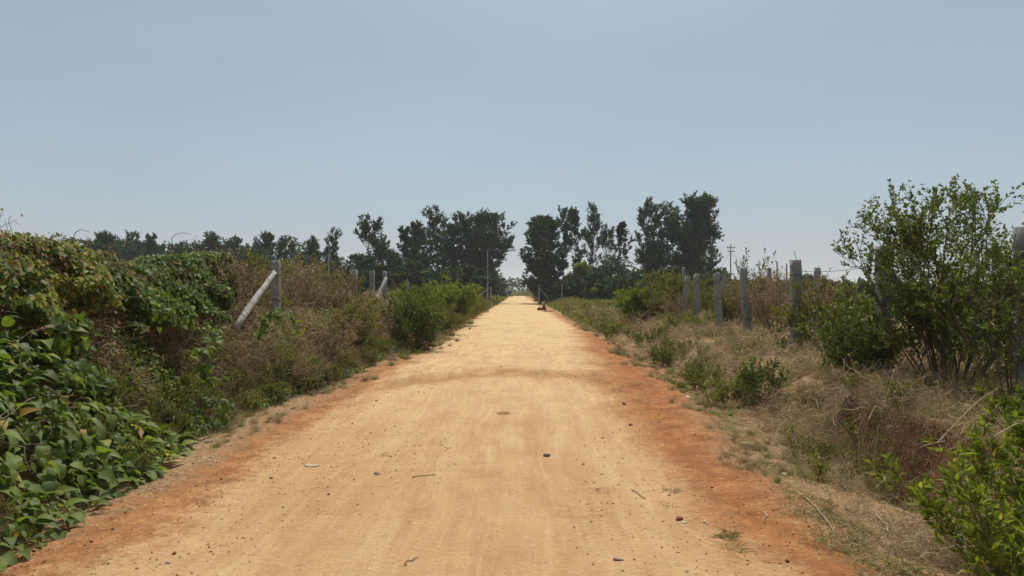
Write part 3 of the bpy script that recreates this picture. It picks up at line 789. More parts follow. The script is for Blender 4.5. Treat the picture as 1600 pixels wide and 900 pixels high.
# palm
def palm():
    r = rg(77); gw, gl = Geo(), Geo()
    P = np.array([[(0, 0, -.3), (.05, 0, 1), (.0, .05, 2.2), (.05, 0, 3.2)]])
    tubes(gw, P, taper(1, 4, .26, .2), .4, 7)
    fr = []
    for i in range(24):
        a = r.uniform(0, TAU); e = r.uniform(.35, 1.45)
        d = np.array([math.cos(a)*math.cos(e), math.sin(a)*math.cos(e), math.sin(e)]); p = np.array([.05, 0, 3.2]); pl = [p]
        for k in range(7):
            d = nrm(d+np.array([0, 0, -.13-.03*k])); p = p+d*.62; pl.append(p)
        fr.append(pl)
    fr = np.array(fr); tubes(gl, fr, taper(24, 8, .035, .01), .5, 3)
    Pp, Tn = on_lines(fr, 90, .12, 1, r)
    side = nrm(np.cross(Tn, np.array([0, 0, 1.])))*np.where(r.random(len(Pp)) < .5, 1, -1)[:, None]
    D = nrm(Tn*.7+side+np.array([0, 0, -.35]))
    leaves(gl, Pp, D, r.uniform(.5, .9, len(Pp)), .06, r.uniform(.2, .8, len(Pp)), .5, T_SMALL, r)
    return gw, gl
pz = float(H(12.4, 88))
Proto(palm, M['bark'], M['dark_leaf'], 'trunk', 'fronds').at('palm_tree', 'short palm with arching fronds among the slim trees right of the road', 'palm tree', (11.6, 88, pz), .4, (1.05, 1.05, 1.05))

# ------------------------------------------------------------------ far wood, low hills of trees on the horizon
def wood():
    r = rg(91); g = Geo()
    n = 52000
    a = r.uniform(-1, 1, n); Y = r.uniform(125, 330, n)
    X = a*Y*.86
    prof = 2.2+3.2*fbm(X*.045, Y*.02, 0, 55)+2.2*vnoise(X*.25, Y*.1, 0, 56)
    prof = np.where((np.abs(X+1) < 14) & (Y < 234), 0, prof)
    prof = np.where((np.abs(X+1) < 14), np.minimum(prof*1.3, 6.0), prof)
    prof *= np.where(X/Y > .28, .55, 1)
    Z = prof*r.uniform(0, 1, n)**.7
    P = np.stack([X, Y, Z], 1); D = r.normal(size=(n, 3)); D[:, 2] += .5
    keep = (prof > .6)
    P, D = P[keep], D[keep]
    leaves(g, P, D, r.uniform(.8, 1.7, len(P)), r.uniform(.5, 1.0, len(P)), r.uniform(0, 1, len(P)), .3, T_SMALL, r)
    o = g.build('distant_woodland', M['dark_leaf']); tag(o, kind='stuff', label='low distant woodland along the horizon'); return o
wood()
def far_scrub():
    r = rg(92); g = Geo(); n = 30000
    Y = np.where(r.random(n) < .8, r.uniform(95, 240, n), r.uniform(225, 245, n)); sgn = np.where(r.random(n) < .5, 1, -1); dd = r.uniform(0, 9, n)
    X = np.where(Y < 232, np.where(sgn > 0, edge_r(Y)-.2+dd, edge_l(Y)+.2-dd), r.uniform(-12, 12, n))
    prof = (.5+1.5*sstep(0, 5, dd))*(.4+1.1*vnoise(X*.6, Y*.2, 0, 57))
    P = np.stack([X, Y, prof*r.random(n)], 1); D = r.normal(size=(n, 3)); D[:, 2] += .8
    leaves(g, P, D, r.uniform(.25, .6, n), r.uniform(.12, .3, n), r.uniform(0, 1, n), .3, T_SMALL, r)
    tag(g.build('far_scrub', M['olive_leaf']), 'olive scrub lining the far end of the road', kind='stuff')
far_scrub()
def field_grass():
    r = rg(93); g = Geo(); n = 60000
    Y = r.uniform(26, 125, n); sgn = np.where(r.random(n) < .6, 1, -1); dd = r.random(n)**1.4*26
    X = np.where(sgn > 0, edge_r(Y)-.1+dd, edge_l(Y)+.1-dd)
    h = (.12+.55*vnoise(X*.5, Y*.2, 0, 58))*sstep(-.1, 1.2, dd)+.04
    P = np.stack([X, Y, H(X, Y)+h*r.random(n)*.9], 1); D = r.normal(size=(n, 3))*.6; D[:, 2] += 1
    leaves(g, P, D, r.uniform(.12, .34, n), r.uniform(.03, .09, n)*np.clip(Y/60, .7, 2), r.uniform(.2, 1, n), .3, T_SMALL, r)
    tag(g.build('field_grass', M['olive_leaf']), 'olive grass of the field before the groves', kind='stuff')
field_grass()

# ------------------------------------------------------------------ buildings, poles, vehicle in the distance
def box(g, c, s, t=.5):
    x, y, z = c; a, b, d = s[0]/2, s[1]/2, s[2]/2
    V = [(x+i*a, y+j*b, z+k*d) for k in (-1, 1) for i, j in ((-1, -1), (1, -1), (1, 1), (-1, 1))]
    g.add(V, [(3, 2, 1, 0), (4, 5, 6, 7), (0, 1, 5, 4), (1, 2, 6, 5), (2, 3, 7, 6), (3, 0, 4, 7)], t); return g
e = empty('shed', (-5.4, 150, 0)); tag(e, 'low grey-roofed shed beside the road in the distance on the left', 'shed')
box(Geo(), (0, 0, 1.1), (4.0, 5, 2.2)).build('wall', M['plaster'], e)
g = Geo(); g.add([(-2.4, -2.9, 3.3), (2.5, -2.9, 2.15), (2.5, 2.9, 2.15), (-2.4, 2.9, 3.3), (-2.4, -2.9, 3.4), (2.5, -2.9, 2.25), (2.5, 2.9, 2.25), (-2.4, 2.9, 3.4)],
    [(3, 2, 1, 0), (4, 5, 6, 7), (0, 1, 5, 4), (1, 2, 6, 5), (2, 3, 7, 6), (3, 0, 4, 7)]); g.build('roof', M['sheet'], e)
box(Geo(), (.6, -2.53, .95), (.9, .06, 1.9)).build('door', M['wire'], e)
e = empty('gate_pillar', (-2.95, 158, 0)); tag(e, 'pale plastered pillar at the road edge beside the dark vehicle', 'pillar')
box(Geo(), (0, 0, .85), (1.0, .5, 1.7)).build('pillar_body', M['plaster'], e)
box(Geo(), (0, 0, 1.76), (1.14, .62, .12)).build('cap', M['concrete'], e)

e = empty('off_road_vehicle', (-2.1, 186, float(H(-2.1, 186))+.01)); tag(e, 'dark jeep-like vehicle on the road where it meets the horizon', 'vehicle')
g = Geo(); box(g, (0, 0, .72), (1.62, 3.4, .5)); box(g, (0, .5, 1.30), (1.5, 2.3, .66)); box(g, (0, .5, 1.66), (1.4, 2.2, .07))
o = g.build('body', M['car_paint'], e); bv = o.modifiers.new('bevel', 'BEVEL'); bv.width = .05; bv.segments = 2
box(Geo(), (0, -.68, 1.34), (1.28, .04, .42)).build('windscreen', M['glass'], e)
box(Geo(), (0, -1.76, .48), (1.64, .12, .16)).build('bumper', M['wire'], e)
for sx in (-.6, .6):
    g = Geo(); a = np.linspace(0, TAU, 9)[:-1]
    tubes(g, np.array([[(sx, -1.70, .78), (sx, -1.74, .78)]]), np.full((1, 2), .11), .5, 8)
    idx = g.n-8; g.q.append(np.array([(idx, idx+1, idx+2, idx+3), (idx, idx+3, idx+4, idx+7), (idx+4, idx+5, idx+6, idx+7)]))
    g.build('headlight', M['lamp_glass'], e)
for sx in (-.74, .74):
    for sy in (-1.15, 1.15):
        g = Geo(); tubes(g, np.array([[(sx-.11, sy, .36), (sx+.11, sy, .36)]]), np.full((1, 2), .36), .5, 16)
        n0 = g.n-32
        for ring in (n0, n0+16):
            g.q.append(np.array([(ring+i, ring+i+1, ring+15-i-1, ring+15-i) for i in range(7)]))
        w = g.build('wheel', M['tyre'], e)

def utility_pole(label, X, Y, ztop, arms, name='utility_pole'):
    z = float(H(X, Y)); e = empty(name, (X, Y, z)); tag(e, label, 'utility pole')
    h = ztop-z; g = Geo(); tubes(g, np.array([[(0, 0, -.4), (0, 0, h*.5), (0, 0, h)]]), np.array([[.11, .09, .07]])*(1 if ztop > 7 else .6), .5, 4); g.build('pole', M['concrete'], e)
    for dz, w, off in arms:
        arm = box(Geo(), (off, -.14, h-dz), (w, .08, .10)).build('crossarm', M['wire'], e)
        for s in (-1, 1):
            g = Geo(); tubes(g, np.array([[(off+s*w*.45, -.14, h-dz+.06), (off+s*w*.45, -.14, h-dz+.26)]]), np.array([[.05, .03]]), .5, 4); g.build('insulator', M['lamp_glass'], arm)
    return e
XR, YR = 333/1100*96, 96
utility_pole('slim utility pole with two crossarms, right, against the sky', XR, YR, 1.6+73/1100*96, ((.45, 1.15, 0), (.95, .9, -.0)))
XL, YL = -46/1100*78, 78
utility_pole('pale concrete pole with a wide crossarm before the dark trees left of the road', XL, YL, 1.6+66/1100*78, ((.15, 4.2, 1.0),))
utility_pole('short thin pale pole above the brown scrub left of the road', (513-808)/1100*60, 60, 1.6+60/1100*60, ())
strand('upper power line from the pale pole across the road', [(XL+3, YL-.1, 6.2), (XR-.4, YR-.1, 7.55)], 'power_line', .009, .5, 'power line')
strand('lower power line from the pale pole across the road', [(XL+1, YL-.1, 6.15), (XR-.4, YR-.1, 7.05)], 'power_line', .009, .8, 'power line')
for xx, yy, nm in ((XR-5, 93, 'left, steeper'), (XR-9, 95, 'left, flatter'), (XR+7, 94, 'right')):
    strand('thin stay wire slanting down from the right utility pole to the %s' % nm, [(XR, YR-.1, 6.9), (xx, yy, .4)], 'stay_wire', .014, .0, 'wire')

# ------------------------------------------------------------------ vine hedge on the left fence
def hedge_top(y): return 2.13-.10*sstep(9, 6.5, y)+.10*np.sin(y*1.1+.5)+.28*(fbm(y*.55, 1.7, 0, 61)-.5)+.16*(vnoise(y*2.6, 4.1, 0, 62)-.5)+.08*(vnoise(y*6, 4.1, 0, 60)-.5)-.04
def vine_hedge():
    r = rg(101)
    e = empty('vine_hedge', (-5.0, 9, float(H(-5, 9)))); ox, oy, oz = e.location
    tag(e, 'long hedge smothered in climbing vine, green with yellow and brown patches, left side', 'hedge')
    gl = Geo(); gs = Geo(); gd = Geo()
    n = 92000
    y = 3.6+(r.random(n)**.9)*9.25
    top = hedge_top(y)*(1-.35*sstep(12.2, 12.8, y))
    ph = r.uniform(-.3, 1.0, n)            # -: over the top, 0..1: down the front
    bulge = .34*(fbm(y*1.3, ph*3.4, 0, 63)-.45)+.30*(vnoise(y*3.2, ph*7, 0, 64)-.5)
    z0 = H(np.full(n, -4.6), y)
    zz = np.where(ph < 0, top+.02-ph*ph*.6, top-(top-z0)*ph**1.15)
    x = np.where(ph < 0, -4.95+ph*2.2, -4.92+(.42*np.sin(np.clip(ph*2.6, 0, math.pi/2))+.30*ph+bulge*1.2)*(1-.75*sstep(10.6, 11.8, y)))
    dep = r.exponential(.09, n)
    x = x-dep; zz = zz-.4*dep+r.normal(size=n)*.02
    dens = fbm(y*.9, zz*1.1, x*.5, 65)+.25*(vnoise(y*2.8, zz*2.8, 0, 66)-.5)
    lim = 1.34+.26*sstep(10.8, 12.0, y)+.42*(fbm(y*1.3, 8.8, 0, 68)-.5)*2+.25*(vnoise(y*4, 3.8, 0, 69)-.5)
    dens = dens+.10*sstep(10.5, 11.5, y)
    keep = ((dens > .39+.10*np.clip(ph, 0, 1)) | ((ph < .08) & (dens > .25))) & ((zz > lim) | (dens > .66))
    P = np.stack([x-ox, y-oy, zz-oz], 1)
    out = np.stack([np.clip(.9+.2*ph, .1, 1.2), r.normal(size=n)*.35, np.clip(.9-ph, .15, 1)], 1)
    D = np.stack([r.uniform(.1, .7, n), r.normal(size=n)*.65, -r.uniform(.2, 1.1, n)], 1)
    # colour patches: browning towards the near crest
    yel = fbm(y*.8+3, zz*1.3, 0, 67)+.30*sstep(9.5, 5.5, y)*(zz > 1.35)-.22*sstep(9.5, 12, y)+.10*(ph < .12)
    t = np.where(r.random(n) < sstep(.48, .80, yel)*.55, .58+.42*r.random(n)**1.5, r.uniform(.0, .60, n))
    s = r.uniform(.4, 1.35, n)*.070
    k = keep
    leaves(gl, P[k], D[k], s[k], s[k]*.78, t[k], .25, T_MED, r, out[k])
    # woody tangle within
    m = 5200
    y2 = r.uniform(3.6, 13.3, m); f = r.random(m); z2 = hedge_top(y2)*(1-f)+.35*f-.05
    d = nrm(np.stack([r.normal(size=m)*.3, r.normal(size=m), r.normal(size=m)*.7], 1))
    p = np.stack([-5.05+.55*f*r.random(m)+r.uniform(-.25, .28, m)-ox, y2-oy, z2-oz-.08], 1); pl = [p]
    for q_ in range(4):
        d = nrm(d+r.normal(size=d.shape)*.35+np.array([0, 0, -.12])); p = p+d*r.uniform(.05, .16, m)[:, None]; pl.append(p)
    PL = np.stack(pl, 1); tubes(gs, PL, taper(m, 5, .0055, .0025), r.uniform(0, .8, m))
    # dead leaves deep inside
    P3, T3 = on_lines(PL, 7, 0, 1, r)
    leaves(gd, P3+r.normal(size=P3.shape)*.05, r.normal(size=P3.shape)-np.array([0, 0, .6]), r.uniform(.04, .08, len(P3)), .035, r.uniform(0, .6, len(P3)), .2, T_SMALL, r)
    gl.build('foliage', M['vine_leaf'], e); gs.build('stems', M['twig'], e); gd.build('dead_leaves', M['dry_leaf'], e)
    # carrying posts, mostly buried in the vine
    for yy in (4.9, 7.2, 9.6, 11.9):
        g = post_geo(int(yy*10), 1.35, .15, .14); g.build('support_post', M['granite'], e, loc=(-5.12-ox, yy-oy, float(H(-5.1, yy))-oz))
vine_hedge()
def tendril(label, pts):
    pts = np.array(pts, float); t = np.linspace(0, len(pts)-1, 14); i = np.minimum(t.astype(int), len(pts)-2); f = (t-i)[:, None]
    P = pts[i]*(1-f)+pts[i+1]*f; g = Geo(); tubes(g, (P-pts[0])[None], taper(1, 14, .006, .003), .1)
    e = empty('vine_tendril', tuple(pts[0])); tag(e, label, 'tendril'); g.build('stem', M['twig'], e)
tendril('bare vine tendril arching like a hook above the middle of the hedge', [cpt(268, 388, 9.8), cpt(266, 372, 9.8), cpt(272, 366, 9.8), cpt(284, 363, 9.8), cpt(297, 366, 9.8)])
tendril('thin vine tendril arching above the left crest of the hedge', [cpt(111, 374, 7.9), cpt(114, 363, 7.9), cpt(123, 358, 7.9), cpt(136, 362, 7.9)])

# ------------------------------------------------------------------ big-leaved creeper heap, lower left
def heap_z(x, y):
    d = -3.0-x-.09*(y-4.2)-.18*(fbm(y*1.1, 5.2, 0, 72)-.5)
    top = .84*(1-sstep(6.0, 8.1, y))*sstep(2.2, 3.6, y)+.14*(1-sstep(6.9, 7.6, y))
    return top*np.clip(sstep(-.02, 1.25, d)**.8, 0, 1)*(1+.3*(fbm(x*1.4, y*1.4, 0, 71)-.5))
def creeper_heap():
    r = rg(111); e = empty('creeper_heap', (-3.8, 5.0, 0)); ox, oy, oz = e.location
    tag(e, 'heap of creeper with large heart-shaped leaves spilling to the road, lower left corner', 'creeper')
    gl, gs, gd = Geo(), Geo(), Geo()
    n = 7600
    y = r.uniform(3.0, 8.1, n); x = r.uniform(-5.2, -2.9, n)
    hz_ = heap_z(x, y); ep = .04
    gx = (heap_z(x+ep, y)-heap_z(x-ep, y))/(2*ep); gy = (heap_z(x, y+ep)-heap_z(x, y-ep))/(2*ep)
    N = nrm(np.stack([-gx, -gy, np.ones(n)], 1))
    # even cover on steep slopes
    area = np.sqrt(1+gx**2+gy**2); keep = (hz_ > .015) & (r.random(n) < np.clip(area/2.6, .25, 1))
    x, y, hz_, N = x[keep], y[keep], hz_[keep], N[keep]; n = len(x)
    dep = (r.exponential(.10, n)-.10*(r.random(n) < .3)*r.random(n))*np.clip(hz_*3, .15, 1)
    P = np.stack([x, y, hz_+H(x, y)*.6+.03], 1)-N*dep[:, None]+r.normal(size=(n, 3))*.02
    down = np.array([.55, -.25, -1.0])
    D = nrm(down-(N@down)[:, None]*N)*.8+r.normal(size=(n, 3))*.45+N*.22
    s = r.uniform(.55, 1.25, n)*.155*np.where(r.random(n) < .35, .5, 1)
    t = np.where(r.random(n) < .05, r.uniform(.88, 1, n), r.uniform(0, .85, n))
    leaves(gl, P-np.array([ox, oy, oz]), D, s, s*.62, t, .25, T_BIG, r, N)
    m = 700
    y2 = r.uniform(3.2, 7.2, m); x2 = -3.5-.16*(y2-4.2)-r.random(m)*1.6; z2 = heap_z(x2, y2)*r.uniform(.2, 1.0, m)
    d = nrm(np.stack([r.normal(size=m)*.6, r.normal(size=m), r.normal(size=m)*.3], 1)); p = np.stack([x2-ox, y2-oy, z2+H(x2, y2)*.6], 1); pl = [p]
    for k in range(5):
        d = nrm(d+r.normal(size=d.shape)*.3+np.array([0, 0, -.1])); p = p+d*.09; pl.append(p)
    tubes(gs, np.stack(pl, 1), taper(m, 6, .0045, .003), r.uniform(.2, .9, m))
    gl.build('foliage', M['big_leaf'], e, True); gs.build('stems', M['twig'], e)
creeper_heap()

def runner(label, pts, nl, L, seed, name='creeper_runner'):
    """leafy vine runner along a path"""
    r = rg(seed); pts = np.array(pts, float); K = 16
    t = np.linspace(0, len(pts)-1, K); i = np.minimum(t.astype(int), len(pts)-2); f = (t-i)[:, None]; f = f*f*(3-2*f)
    P = pts[i]*(1-f)+pts[i+1]*f; o0 = pts[0]
    e = empty(name, tuple(o0)); tag(e, label, 'creeper')
    gs, gl = Geo(), Geo(); PL = (P-o0)[None]; tubes(gs, PL, taper(1, K, .008, .004), .4, 4)
    Pp, Tn = on_lines(PL, nl, 0, 1, r)
    D = r.normal(size=Pp.shape); D[:, 2] -= .9
    s = r.uniform(.7, 1.2, nl)*L
    leaves(gl, Pp+r.normal(size=Pp.shape)*L*.5, D, s, s*.75, r.uniform(0, .85, nl), .3, T_BIG, r, np.tile([.5, -.6, .6], (nl, 1)))
    gs.build('stem', M['twig'], e); gl.build('foliage', M['big_leaf'], e, True)
runner('leafy creeper runner arching over the brown scrub near the leaning log', [cpt(405, 525, 11), cpt(412, 498, 11), cpt(430, 490, 10.9), cpt(455, 496, 10.9), cpt(468, 520, 11)], 110, .085, 201)
runner('bright creeper runner lying along the top of the scrub below the hedge', [cpt(238, 494, 8.0), cpt(262, 488, 8.1), cpt(292, 500, 8.3), cpt(325, 515, 8.6), cpt(352, 528, 9.0)], 110, .085, 202)
runner('creeper runner hanging down with large leaves right of the heap', [cpt(318, 535, 8.2), cpt(325, 545, 8.1), cpt(318, 570, 8.0), cpt(335, 600, 8.0)], 30, .12, 203)
runner('creeper runner standing up from the heap crest with pale leaves', [cpt(70, 545, 6.4), cpt(95, 522, 6.4), cpt(118, 515, 6.4), cpt(140, 535, 6.4)], 34, .12, 204)
runner('creeper runner trailing down to the bare soil right of the heap', [cpt(300, 640, 8.3), cpt(330, 625, 8.4), cpt(352, 640, 8.3), cpt(345, 660, 8.2), cpt(322, 672, 8.1)], 70, .10, 205)
runner('low green creeper spreading onto the road edge beyond the left bush', [cpt(560, 548, 18.5), cpt(590, 543, 18.6), cpt(620, 548, 18.4), cpt(648, 552, 18.2)], 230, .13, 206)

# ------------------------------------------------------------------ named shrubs
def at(px, Y): x = (px-808)/1100*Y; return (x, Y, float(H(x, Y))-.02)
big = shrub_geo(301, 2.52, 1.72, stems=24, n2=11, n3=7, nl=18, L=.052, W=.024, tint=(.0, 1), thick=.0125, lean=.95, up=.30, tint_w=(0, .5), lpw=.27, t0=.2)
put('large_shrub', 'large airy green shrub with dark spreading branches right of the road', 'shrub', big[0], big[1], M['twig'], M['shrub_leaf'], at(1480, 8.7), .3)
edge = shrub_geo(313, 1.8, .9, stems=14, n2=8, n3=5, nl=10, L=.052, W=.024, tint=(.0, 1), thick=.010, lean=.8, up=.3, tint_w=(0, .5), lpw=.30, t0=.2)
put('shrub', 'leafy green shrub at the right edge of the photo before the broad post', 'shrub', edge[0], edge[1], M['twig'], M['shrub_leaf'], at(1580, 7.1), 1.3)
fine = Proto(lambda: shrub_geo(302, 1.0, .85, stems=18, n2=9, n3=6, nl=10, L=.062, W=.026, tint=(.1, .95), thick=.010, lean=1.2, up=.12, lpw=.40, n3a=.9), M['twig'], M['shrub_leaf'])
fine.at('shrub', 'spreading green shrub joining the left side of the large airy one', 'shrub', at(1342, 9.8), .2, (.95, .9, 1.12))
fine.at('shrub', 'dense dark green shrub jutting from the left bank to the road edge', 'shrub', at(648, 19.6), .9, (1.15, 1.3, 1.75))
sp = shrub_geo(312, .62, .48, stems=12, n2=6, n3=4, nl=8, L=.055, W=.022, tint=(.1, .9), thick=.006, lean=1.1, up=.2, lpw=.42, n3a=.9)
put('shrub', 'small green shrub on the dry right bank below the stone posts', 'shrub', sp[0], sp[1], M['twig'], M['shrub_leaf'], at(1193, 10.0), 1.9)
brt = Proto(lambda: shrub_geo(303, 1.0, .85, stems=22, n2=10, n3=6, nl=12, L=.062, W=.022, tint=(.0, .9), thick=.008, lean=1.15, up=.25, lpw=.36, n3a=.8), M['twig'], M['bright_leaf'])
brt.at('shrub', 'bright yellow-green rounded bush on the left bank before the dark trees', 'shrub', at(702, 33), .4, (1.9, 1.9, 2.05))
brt.at('shrub', 'bright green bush low on the left bank above the dense roadside one', 'shrub', at(655, 23.5), 2.4, (1.2, 1.2, 1.55))
brt.at('shrub', 'yellow-green bush on the right bank beside the hollow of red earth', 'shrub', at(998, 28), 3.1, (1.25, 1.2, 1.5))
near = shrub_geo(304, .90, 1.12, stems=36, n2=7, n3=4, nl=7, L=.066, W=.021, tint=(.0, 1), tmpl=T_MED, thick=.005, lean=1.15, up=.6, lpw=.28)
put('near_shrub', 'bright yellow-green leafy shrub in the lower right corner', 'shrub', near[0], near[1], M['twig'], M['bright_leaf'], (2.86, 3.75, float(H(2.86, 3.75))-.1), .3)
near2 = shrub_geo(305, .62, .55, stems=20, n2=7, n3=5, nl=9, L=.055, W=.02, tint=(.0, .9), tmpl=T_MED, thick=.005, lean=1.0, up=.5, lpw=.32)
put('near_shrub', 'smaller bright green shrub behind the one in the lower right corner', 'shrub', near2[0], near2[1], M['twig'], M['bright_leaf'], (3.75, 4.9, float(H(3.75, 4.9))), .3)
olive = Proto(lambda: shrub_geo(306, 1.0, .8, stems=18, n2=9, n3=6, nl=8, L=.05, W=.022, tint=(.0, 1), thick=.009, lean=.9, up=.35, lpw=.34, tint_w=(.2, .9)), M['twig'], M['olive_leaf'])
dry = Proto(lambda: shrub_geo(307, 1.0, .75, stems=20, n2=9, n3=7, nl=3, L=.04, W=.018, tint=(.0, 1), thick=.008, lean=.8, up=.4, lpw=.36, tint_w=(.2, 1)), M['twig'], M['dry_leaf'])
weed = Proto(lambda: shrub_geo(308, 1.0, .45, stems=9, n2=6, n3=4, nl=4, L=.05, W=.03, tint=(.0, 1), thick=.007, lean=.5, up=.5, lpw=.3, tint_w=(0, .6)), M['twig'], M['olive_leaf'])
olive.at('shrub', 'olive-brown bush hanging over the hollow of red earth on the right bank', 'shrub', at(1036, 27.6), .1, (1.6, 1.3, 1.85))
olive.at('shrub', 'low olive bush crowning the top of the red hollow', 'shrub', tuple(np.array(at(1031, 25.9))+np.array([0, 0, .25])), 1.1, (1.0, .7, .95))
dry.at('shrub', 'dry brown bush at the right lip of the red hollow', 'shrub', at(1056, 25.0), 2.9, (.85, .8, 1.0))
olive.at('shrub', 'olive shrub filling behind the hollow of red earth, before the leaning post', 'shrub', at(1060, 33), 2.1, (1.6, 1.5, 1.9))
DL = 'olive and brown scrub bushes on the left bank'; DR = 'brown weeds behind the right-hand posts'
lab_l = ['behind the leaning log', 'right of the hedge-end post', 'behind the hedge-end post', 'at the middle of the brown mass left of the gap', 'close left of the square post', 'low before the square post', 'beneath the slim posts', 'on the far side of the slim posts',
         'tall above the brown mass', 'before the leaning log foot', 'between the creeper runner and the posts', 'low at the edge of the bare soil', 'beside the arching runner', 'behind the dense roadside shrub', 'between the rounded bush and the road', 'under the far pair of posts']
spots_l = [(398, 15.0, 1.3, 1.5, 'o'), (462, 16.2, 1.5, 1.75, 'd'), (432, 18, 1.6, 1.9, 'o'), (500, 17.5, 1.5, 1.75, 'd'), (535, 19.5, 1.3, 1.5, 'o'), (540, 16.5, 1.2, 1.0, 'o'), (592, 20, 1.0, .7, 'd'), (622, 26, 1.5, 1.3, 'o'),
           (478, 21, 1.8, 2.0, 'o'), (350, 10.2, .7, .55, 'd'), (500, 13.5, 1.3, 1.0, 'd'), (470, 11.4, .8, .6, 'd'), (425, 11.4, .7, .42, 'o'), (690, 26, 1.2, 1.1, 'o'), (738, 42, 1.4, 1.2, 'o'), (752, 56, 1.5, 1.2, 'o')]
for (px, Y, w, h, k), lb in zip(spots_l, lab_l):
    (olive if k == 'o' else dry).at('scrub_bush', ('olive' if k == 'o' else 'dry')+' scrub bush '+lb+', left bank', 'bush', at(px, Y), px*.37, (w, w, h), DL)
lab_r = ['left of the tall post with the wire stub', 'right of the tall post with the wire stub', 'behind the left-leaning post', 'between the narrow-topped and left-leaning posts', 'tall with seed heads against the sky', 'tall against the sky beside the thin stakes', 'behind the narrow-topped post', 'behind the pale-topped post', 'below the large airy shrub', 'between the tall post and the spreading green shrub']
spots_r = [(1215, 17, 1.3, 1.55, 'd'), (1262, 18, 1.4, 1.5, 'd'), (1180, 22, 1.5, 1.6, 'd'), (1145, 23, 1.3, 1.3, 'o'), (1165, 26, 1.5, 2.4, 'w'), (1198, 22, 1.4, 2.2, 'w'), (1120, 28, 1.5, 1.6, 'o'), (1092, 30, 1.5, 1.6, 'o'), (1540, 10.4, 1.3, 1.3, 'd'), (1290, 13, 1.2, 1.3, 'o')]
for (px, Y, w, h, k), lb in zip(spots_r, lab_r):
    {'o': olive, 'd': dry, 'w': weed}[k].at('scrub_bush', {'o': 'olive', 'd': 'dry brown', 'w': 'thin leafy'}[k]+' scrub bush '+lb, 'bush', at(px, Y), px*.37, (w, w, h), DR)
# dark bushes at the foot of the groves and along the far verges
GB = 'dark bushes at the foot of the groves'
dk = Proto(lambda: shrub_geo(309, 1.0, .95, stems=14, n2=8, n3=6, nl=9, L=.13, W=.065, tint=(.0, 1), thick=.02, lean=1.1, up=.3, lpw=.38), M['twig'], M['dark_leaf'])
bx = [(512, 82), (545, 78), (580, 84), (615, 80), (645, 84), (675, 80), (705, 86), (735, 84), (765, 125), (868, 90), (893, 86), (925, 84), (955, 80), (985, 76), (1012, 74), (1045, 72), (1075, 72), (1105, 76), (1135, 80), (1160, 74), (1190, 70), (1230, 66), (1262, 64), (1310, 60), (1350, 50), (1420, 46), (1500, 44), (1580, 40)]
for i, (px, Y) in enumerate(bx):
    s = (3.6 if 540 < px < 740 else 2.5)+1.1*hash3(i, 3, 1) if px < 1110 else (1.9+.7*hash3(i, 3, 1) if Y > 55 else 1.5)
    dk.at('dark_bush', 'dark leafy bush low at the foot of the trees or field edge', 'bush', at(px, Y), i*1.7, (s*1.3, s*1.3, s), GB)
lime = Proto(lambda: shrub_geo(310, 1.0, .8, stems=12, n2=8, n3=6, nl=10, L=.13, W=.08, tint=(.0, .9), thick=.02, lean=.9, up=.4, lpw=.36), M['twig'], M['bright_leaf'])
lime.at('sapling', 'sunlit yellow-green sapling between the slim trunks right of the road', 'sapling', at(914, 90), .4, (3.0, 3.0, 4.4))
lime.at('sapling', 'low sunlit green sapling left of the palm foot', 'sapling', at(930, 80), 1.4, (2.6, 2.0, 2.0))

# ------------------------------------------------------------------ undergrowth: grass, dead tangle, small weeds (nobody could count them)
def scatter(n, side, y0, y1, w0, w1, r, power=1.6):
    """positions beside the road, denser near the camera"""
    u = r.random(n)
    y = (y0**(1-power)+u*(y1**(1-power)-y0**(1-power)))**(1/(1-power))
    d = w0+(w1-w0)*r.random(n)**.85
    x = edge_r(y)+d if side > 0 else edge_l(y)-d
    return x, y, d

def blades(g, x, y, z, L, W, lean, r, tint, K=4, curl=.5, windx=0.0):
    n = len(x); a = r.uniform(0, TAU, n); l = np.abs(r.normal(size=n))*lean
    d = nrm(np.stack([np.cos(a)*l+windx, np.sin(a)*l, np.ones(n)], 1)); p = np.stack([x, y, z], 1); pl = [p]
    cd = np.stack([np.cos(a), np.sin(a), -np.ones(n)*.7], 1)*curl
    for k in range(K-1):
        d = nrm(d+cd/(K-1)*r.uniform(.3, 1.4, n)[:, None]); p = p+d*(L/(K-1))[:, None]; pl.append(p)
    PL = np.stack(pl, 1)
    wk = np.array([1, .85, .55, .12]) if K == 4 else np.linspace(1, .1, K)
    ribbons(g, PL, W[:, None]*wk[None], tint, r)

def tangle(g, x, y, z, L, W, r, tint, K=5, flat=.5):
    n = len(x); d = nrm(np.stack([r.normal(size=n), r.normal(size=n), r.normal(size=n)*flat+.15], 1)); p = np.stack([x, y, z], 1); pl = [p]
    for k in range(K-1):
        d = nrm(d+r.normal(size=d.shape)*.38+np.array([0, 0, -.10])); p = p+d*(L/(K-1))[:, None]
        p[:, 2] = np.maximum(p[:, 2], H(p[:, 0], p[:, 1])+.004); pl.append(p)
    ribbons(g, np.stack(pl, 1), W[:, None]*np.linspace(1, .5, K)[None], tint, r)

r = rg(401)
